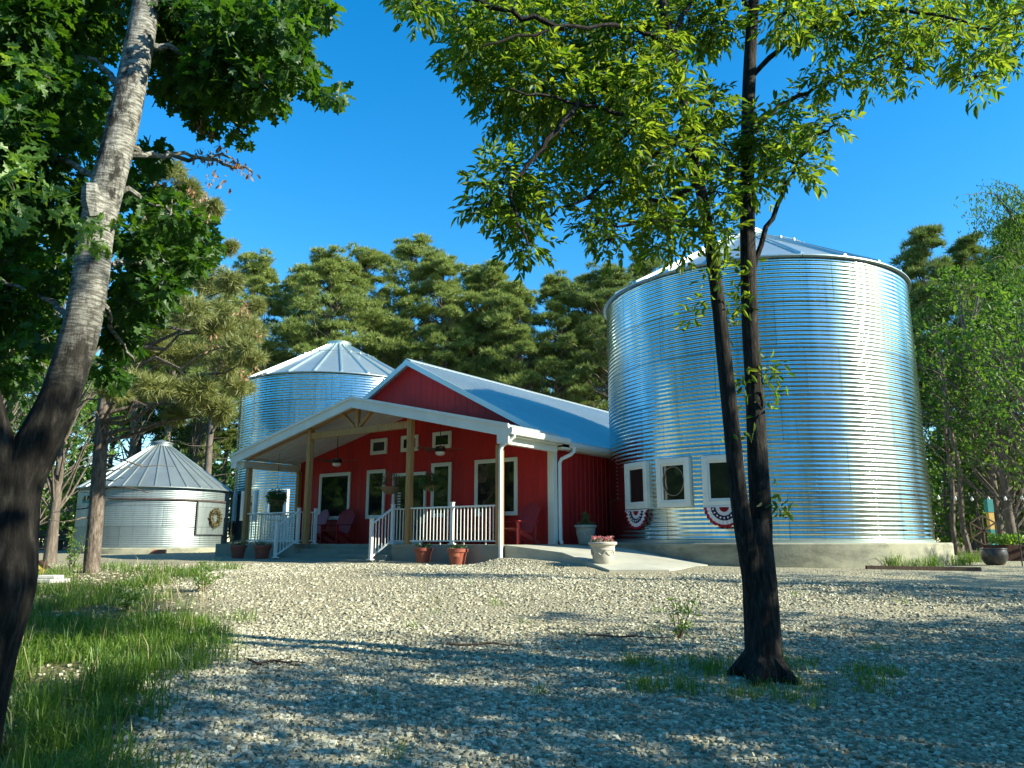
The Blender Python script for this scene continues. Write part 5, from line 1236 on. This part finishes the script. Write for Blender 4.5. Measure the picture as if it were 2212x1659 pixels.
stones('far_gravel', 140000, (9.0, 18.5), .72, .0165, 2, M['stone'], 'pale gravel in front of the porch and ramp', lambda x, y, r: (r.rand(len(x)) < (1 - .85 * verge(x, y)) * track(x, y) * worn(x, y) * np.clip((vnoise(x + 30, y + 40, .4, 8) - .22) * 3.2, .15, 1)) & ~((y > 15.4) & (x > 1.2) & (x < 5.2)) & ~(((x - A.x) ** 2 + (y - A.y) ** 2) < 4.6 ** 2) & (y - 17.6 < -(x + .3) * .60))

def blades(name, P, h, wd, mat, seed, label, cat, lean=.35, kind='stuff'):
    rng = np.random.RandomState(seed); n = len(P); a = rng.rand(n) * 6.28; l = np.abs(rng.randn(n)) * lean; h = h * (.5 + .8 * rng.rand(n))
    dx = np.cos(a) * l; dy = np.sin(a) * l; px = -np.sin(a + rng.randn(n) * .5) * wd / 2; py = np.cos(a) * wd / 2
    b = P; m = b + np.stack([dx * h * .35, dy * h * .35, h * .6], 1); t = b + np.stack([dx * h * 1.1, dy * h * 1.1, h * (1 - .35 * l.clip(0, 1.5))], 1); s = np.stack([px, py, np.zeros(n)], 1)
    V = np.stack([b - s, b + s, m + s * .8, m - s * .8, t], 1).reshape(-1, 3); o = (np.arange(n) * 5)[:, None]
    f = np.concatenate([o + np.array([[0, 1, 2]]), o + np.array([[0, 2, 3]]), o + np.array([[3, 2, 4]])], 0)
    ob = link(name, np_mesh(name, V, f, 3, mat)); return tag(ob, label, cat, kind=kind)
rng = np.random.RandomState(8)
n = 270000; y = np.sqrt(rng.uniform(3.2 ** 2, 17.2 ** 2, n)); x = rng.uniform(-.85, .1, n) * y
pk = verge(x, y) * np.clip((vnoise(x + 60, y + 20, 1.3, 5) - np.where(y < 9, .12, .30)) * 2.4, 0, 1) * np.clip((vnoise(x + 60, y + 20, 4.3, 7) - .2) * 2.2, 0, 1) * np.where(y < 10, 1.0, .42 + .5 * np.clip((-.62 * y - x) * .6, 0, 1))
k = rng.rand(n) < pk; x, y = x[k], y[k]; P = np.stack([x, y, gz(x, y)], 1)
hs_ = .20 * (.35 + 1.0 * vnoise(x + 60, y + 20, 1.3, 5)) * np.where(y < 8, 1.15, .9)
hs_ = hs_ * (.55 + .9 * vnoise(P[:, 0] + 60, P[:, 1] + 20, 3.1, 12))
blades('grass', P, hs_, .009, M['grass'], 4, 'rough green grass and weeds on the left verge', 'grass', .8)
rng = np.random.RandomState(9); n = 1500; y = np.sqrt(rng.uniform(3.5 ** 2, 16 ** 2, n)); x = rng.uniform(-.8, -.1, n) * y; k = rng.rand(n) < verge(x, y) * .8; x, y = x[k], y[k]
blades('dry_grass', np.stack([x, y, gz(x, y)], 1), .34, .006, M['straw'], 5, 'dry straw stalks in the left verge', 'dry grass', .9)
# sparse weeds in the gravel, patch round the twin trunk
rng = np.random.RandomState(10); Ps = []
for k in range(34):
    yy = rng.uniform(5, 17); xx = rng.uniform(-.5, .62) * yy; m = rng.randint(6, 22); Ps.append(np.stack([xx + rng.randn(m) * .07, yy + rng.randn(m) * .07], 1))
for k in range(46):
    a = rng.rand() * 6.28; r = rng.uniform(.25, 1.15); m = rng.randint(20, 60); Ps.append(np.stack([tx - .15 + 1.15 * r * math.cos(a) + rng.randn(m) * .08, ty - .05 + r * .8 * math.sin(a) + rng.randn(m) * .08], 1))
Ps = np.concatenate(Ps); blades('weeds', np.stack([Ps[:, 0], Ps[:, 1], gz(Ps[:, 0], Ps[:, 1])], 1), .10, .007, M['grass'], 6, 'low weeds scattered in the gravel and round the twin trunk', 'weeds', .6)
def tuft(label, x, yb, Y, n, h, seed, mat='grass', sp=.10):
    r = np.random.RandomState(seed); a, _ = ray(x, yb); c = np.array([a * Y, Y, G(a * Y, Y)]); P = np.stack([r.randn(n) * sp, r.randn(n) * sp, np.zeros(n)], 1)
    o = blades('grass_tuft', P, h, .011, M[mat], seed, label, 'grass tuft', .75, None); o.location = c; o['group'] = 'tufts along the concrete ring'; return o
tuft('grass tuft at the foot of the concrete ring, leftmost of the row', 1927, 1245, 17.2, 170, .34, 1)
tuft('small grass tuft in the middle of the row by the concrete ring', 1983, 1245, 17.1, 90, .26, 2)
tuft('grass tuft by the crack in the concrete ring', 2020, 1245, 17.1, 150, .32, 3)
tuft('wide grass tuft right of the concrete ring', 2075, 1232, 18.2, 130, .30, 4, sp=.16)
tuft('leafy tuft beside the dark glazed bowl', 2100, 1215, 19.8, 150, .32, 5, sp=.16)
def weed_plant(label, x, Y, h, seed, n=120, mat='leaf_lime'):
    r = np.random.RandomState(seed); b = base_at(x, Y); t = thing('weed_plant', label, 'weed', b); m = MB(); P = []; D = []
    for k in range(6):
        tip = np.array((r.randn() * .16, r.randn() * .16, h * (.6 + .5 * r.rand()))); m.tube([(0, 0, 0), tuple(tip * .5 + r.randn(3) * .02), tuple(tip)], [.006, .005, .003], 4)
        for q in range(n // 6): P.append(tip * r.uniform(.2, 1) + r.randn(3) * .02); D.append(r.randn(3) + np.array((0, 0, .3)))
    m.build('stems', M['oldwood'], t); link('leaves', leaf_cards('leaves', np.array(P), unit(np.array(D)), .09, .03, M[mat], r), t)
weed_plant('tall spindly weed left of the rough pine trunk', 165, 15.2, .85, 1, 150)
weed_plant('weed with broad leaves in the sunny verge', 300, 10.4, .40, 2)
weed_plant('bushy green weed by the edge of the sunny verge', 450, 12.4, .42, 3)
weed_plant('thin weed standing in gravel left of the twin trunk', 1600 - 1600 * .09, 8.6, .42, 5, 60)
# fallen twigs
def twig(label, x, yb, Y, L, rot, seed):
    r = random.Random(seed); b = base_at(x, Y); m = MB(); pts = [(-L / 2 + L * k / 5, r.uniform(-.04, .04), .02 + r.uniform(0, .03)) for k in range(6)]; m.tube(pts, [.010, .012, .011, .009, .007, .004], 6)
    m.tube([pts[2], (pts[2][0] + L * .2, .12, .05)], [.007, .003], 5); o = m.build('twig', M['oldwood']); o.location = b; o.rotation_euler = (0, 0, rot); tag(o, label, 'twig', 'fallen twigs on the gravel')
twig('dark fallen twig lying in the left foreground gravel', 1085 - 35, 1380, 8.2, .8, .1, 1)
twig('dark fallen stick near the bottom left of the gravel', 620, 1600, 7.3, .6, -.1, 2)
twig('pile like dark stick left of the twin trunk', 1350, 1410, 8.5, .9, -.25, 3)

# ------------------------------------------------------------------ small things on the left
q = W(341, 1186, 28.2); sb = MB(); sb.prism([(-.28, 0), (.28, 0), (.28, .15), (-.10, .15)], 'y', -.12, .12); o = sb.build('splash_block', M['terra_pale'], bevel=.01); o.location = (q.x, q.y, G(q.x, q.y)); o.rotation_euler = (0, 0, .25)
tag(o, 'small orange wedge block in front of the small old bin', 'splash block')
q = base_at(222, 28.6); t = thing('jug', 'small brown clay jug at the foot of the old bin', 'jug', q); MB().lathe([(.09, .0), (.13, .12), (.13, .28), (.07, .36), (.09, .40), (.08, .41)], 16).build('body', M['rustwood'], t, True); MB().tube([(.08, 0, .36), (.17, 0, .33), (.18, 0, .22), (.13, 0, .16)], .014, 6).build('handle', M['rustwood'], t, True)
q = base_at(100, 14.6); t = thing('birdhouse', 'little yellow wooden box house in the grass at the left', 'birdhouse', q, .3)
MB().prism([(-.11, 0), (.11, 0), (.11, .20), (0, .29), (-.11, .20)], 'y', -.09, .09).build('body', M['yellow'], t); m = MB()
for s in (1, -1): m.prism([(0, .295), (s * .15, .17), (s * .15, .19), (0, .315)], 'y', -.12, .12)
m.build('roof', M['rustwood'], t); MB().lathe([(.03, 0), (.03, .01)], 16).build('entrance', M['black'], t).matrix_local = Matrix.Translation((0, -.089, .13)) @ Matrix.Rotation(R(90), 4, 'X')
q = base_at(128, 13.6); m = MB(); m.prism([(-.26, -.16), (.1, -.2), (.3, -.05), (.24, .16), (-.12, .2), (-.3, .04)], 'z', 0, .07); m.prism([(-.18, -.1), (.12, -.12), (.2, .04), (.0, .14), (-.2, .08)], 'z', .072, .13); o = m.build('flat_stone', M['paleblock'], bevel=.015); o.location = q; tag(o, 'flat white stone lying in the grass beside the yellow box', 'stone')
q = base_at(100, 33); t = thing('wooden_bench', 'dark weathered wooden bench in the shade left of the old bin', 'bench', q, .1)
MB().box(-.8, -.22, .40, .8, .22, .45).build('seat', M['oldwood'], t); MB().box(-.8, .20, .50, .8, .25, .62).box(-.8, .20, .68, .8, .25, .80).build('backrest', M['oldwood'], t)
for s in (-.68, .68): MB().box(s - .05, -.2, 0, s + .05, .25, .398).build('leg', M['oldwood'], t)

# ------------------------------------------------------------------ small things on the right
def light_string():
    Y = 24.; t = thing('string_lights', 'string of round bulbs hanging across the dark wood on the right', 'string lights', W(1950, 1075, Y))
    b = W(1950, 1075, Y); xs = list(range(1955, 2290, 36)); pts = [Vector(W(x, 1064 + 8 * math.sin((x - 1955) / 330 * math.pi), Y)) - b for x in range(1940, 2300, 12)]
    MB().tube(pts, .008, 5).build('cable', M['black'], t)
    for x in xs:
        p = Vector(W(x, 1064 + 8 * math.sin((x - 1955) / 330 * math.pi), Y)) - b
        o = MB().lathe([(.012, 0), (.02, -.03), (.045, -.08), (.04, -.12), (.01, -.145)], 12).build('bulb', M['bulb'], t, True); o.location = p
    for x in (1940, 2290):
        g0 = base_at(x, Y); a = Vector(g0) - b; p = Vector(W(x, 1062, Y)) - b; MB().tube([a, (a.x, a.y, p.z + .1)], .03, 8).build('support_pole', M['oldwood'], t)
light_string()
q = base_at(2110 - 2, 21.); q = base_at(2137, 23); t = thing('painted_pole', 'slim teal and yellow painted pole in front of the right hand wood', 'garden pole', q)
z0 = q[2]; Z = lambda y: W(2137, y, 23).z - z0
MB().box(-.085, -.085, 0, .085, .085, Z(1143)).build('lower_block', M['teal'], t); MB().box(-.075, -.075, Z(1143), .075, .075, Z(1106)).build('middle_block', M['yellow'], t); MB().box(-.085, -.085, Z(1106), .085, .085, Z(1078)).build('upper_block', M['teal'], t)
q = base_at(2119, 22.5); t = thing('spoked_ornament', 'weathered spoked wooden frame on a stand beside the painted pole', 'garden ornament', q); m = MB(); zc = W(2119, 1145, 22.5).z - q[2]; r0 = .42
for k in range(6):
    a = math.pi / 2 + k * math.pi / 3; b2 = a + math.pi / 3; m.bar((0, 0, zc), (r0 * math.cos(a), 0, zc + r0 * math.sin(a)), .035, .04, up=(0, 1, 0)); m.bar((r0 * math.cos(a), 0, zc + r0 * math.sin(a)), (r0 * math.cos(b2), 0, zc + r0 * math.sin(b2)), .03, .045, up=(0, 1, 0))
m.build('wheel', M['oldwood'], t); m = MB(); m.bar((0, .05, 0), (0, .05, zc), .06, .06); m.bar((-.3, .05, .01), (0, .05, zc * .6), .04, .04); m.bar((.3, .05, .01), (0, .05, zc * .6), .04, .04); m.build('stand', M['oldwood'], t)
q = base_at(2165, 20.8); t = thing('trough_planter', 'long rusty brown trough planter at the right edge', 'planter', q, -.1)
MB().prism([(-.42, 0), (.42, 0), (.52, .42), (-.52, .42)], 'y', -.2, .2).build('trough', M['rustwood'], t, bevel=.01); pot_plant(t, .35, .42, 500, 9, M['leaf_lime'], .22, 1.2, .12, .05)
q = base_at(2135, 17.9); t = thing('garden_bowl', 'dark mottled bowl pot standing on the gravel at the right', 'planter', q)
MB().lathe([(.16, 0), (.20, .02), (.27, .14), (.285, .24), (.26, .33), (.275, .35), (.27, .37), (.235, .35)], 28).build('bowl', M['darkstone'], t, True); MB().lathe([(.01, .33), (.24, .33)], 20, capb=False, capt=False).build('soil', M['soil'], t)
q = base_at(2193, 17.3); t = thing('shepherd_hook', 'black double curved garden hook by the right edge', 'garden hook', q); zt = W(2193, 1098, 17.3).z - q[2]; m = MB(); m.tube([(0, 0, -.05), (0, 0, zt - .22)], .014, 8); m.build('pole', M['black'], t, True)
for s in (1, -1):
    pts = [(0, 0, zt - .25)] + [(s * (.17 - .17 * math.cos(k * math.pi / 8)), 0, zt - .22 + .22 * math.sin(k * math.pi / 8)) for k in range(9)] + [(s * .36, 0, zt - .30)]
    MB().tube(pts, .011, 6).build('hook', M['black'], t, True)
a = Vector(W(1873, 1246, 16.35)); b = Vector(W(2120, 1251, 16.2)); a.z = G(a.x, a.y); b.z = G(b.x, b.y)
m = MB(); m.bar(a + Vector((0, 0, .03)), b + Vector((0, 0, .03)), .10, .09); o = m.build('border_timber', M['oldwood']); tag(o, 'dark timber edging lying along the gravel in front of the concrete ring', 'timber edging')
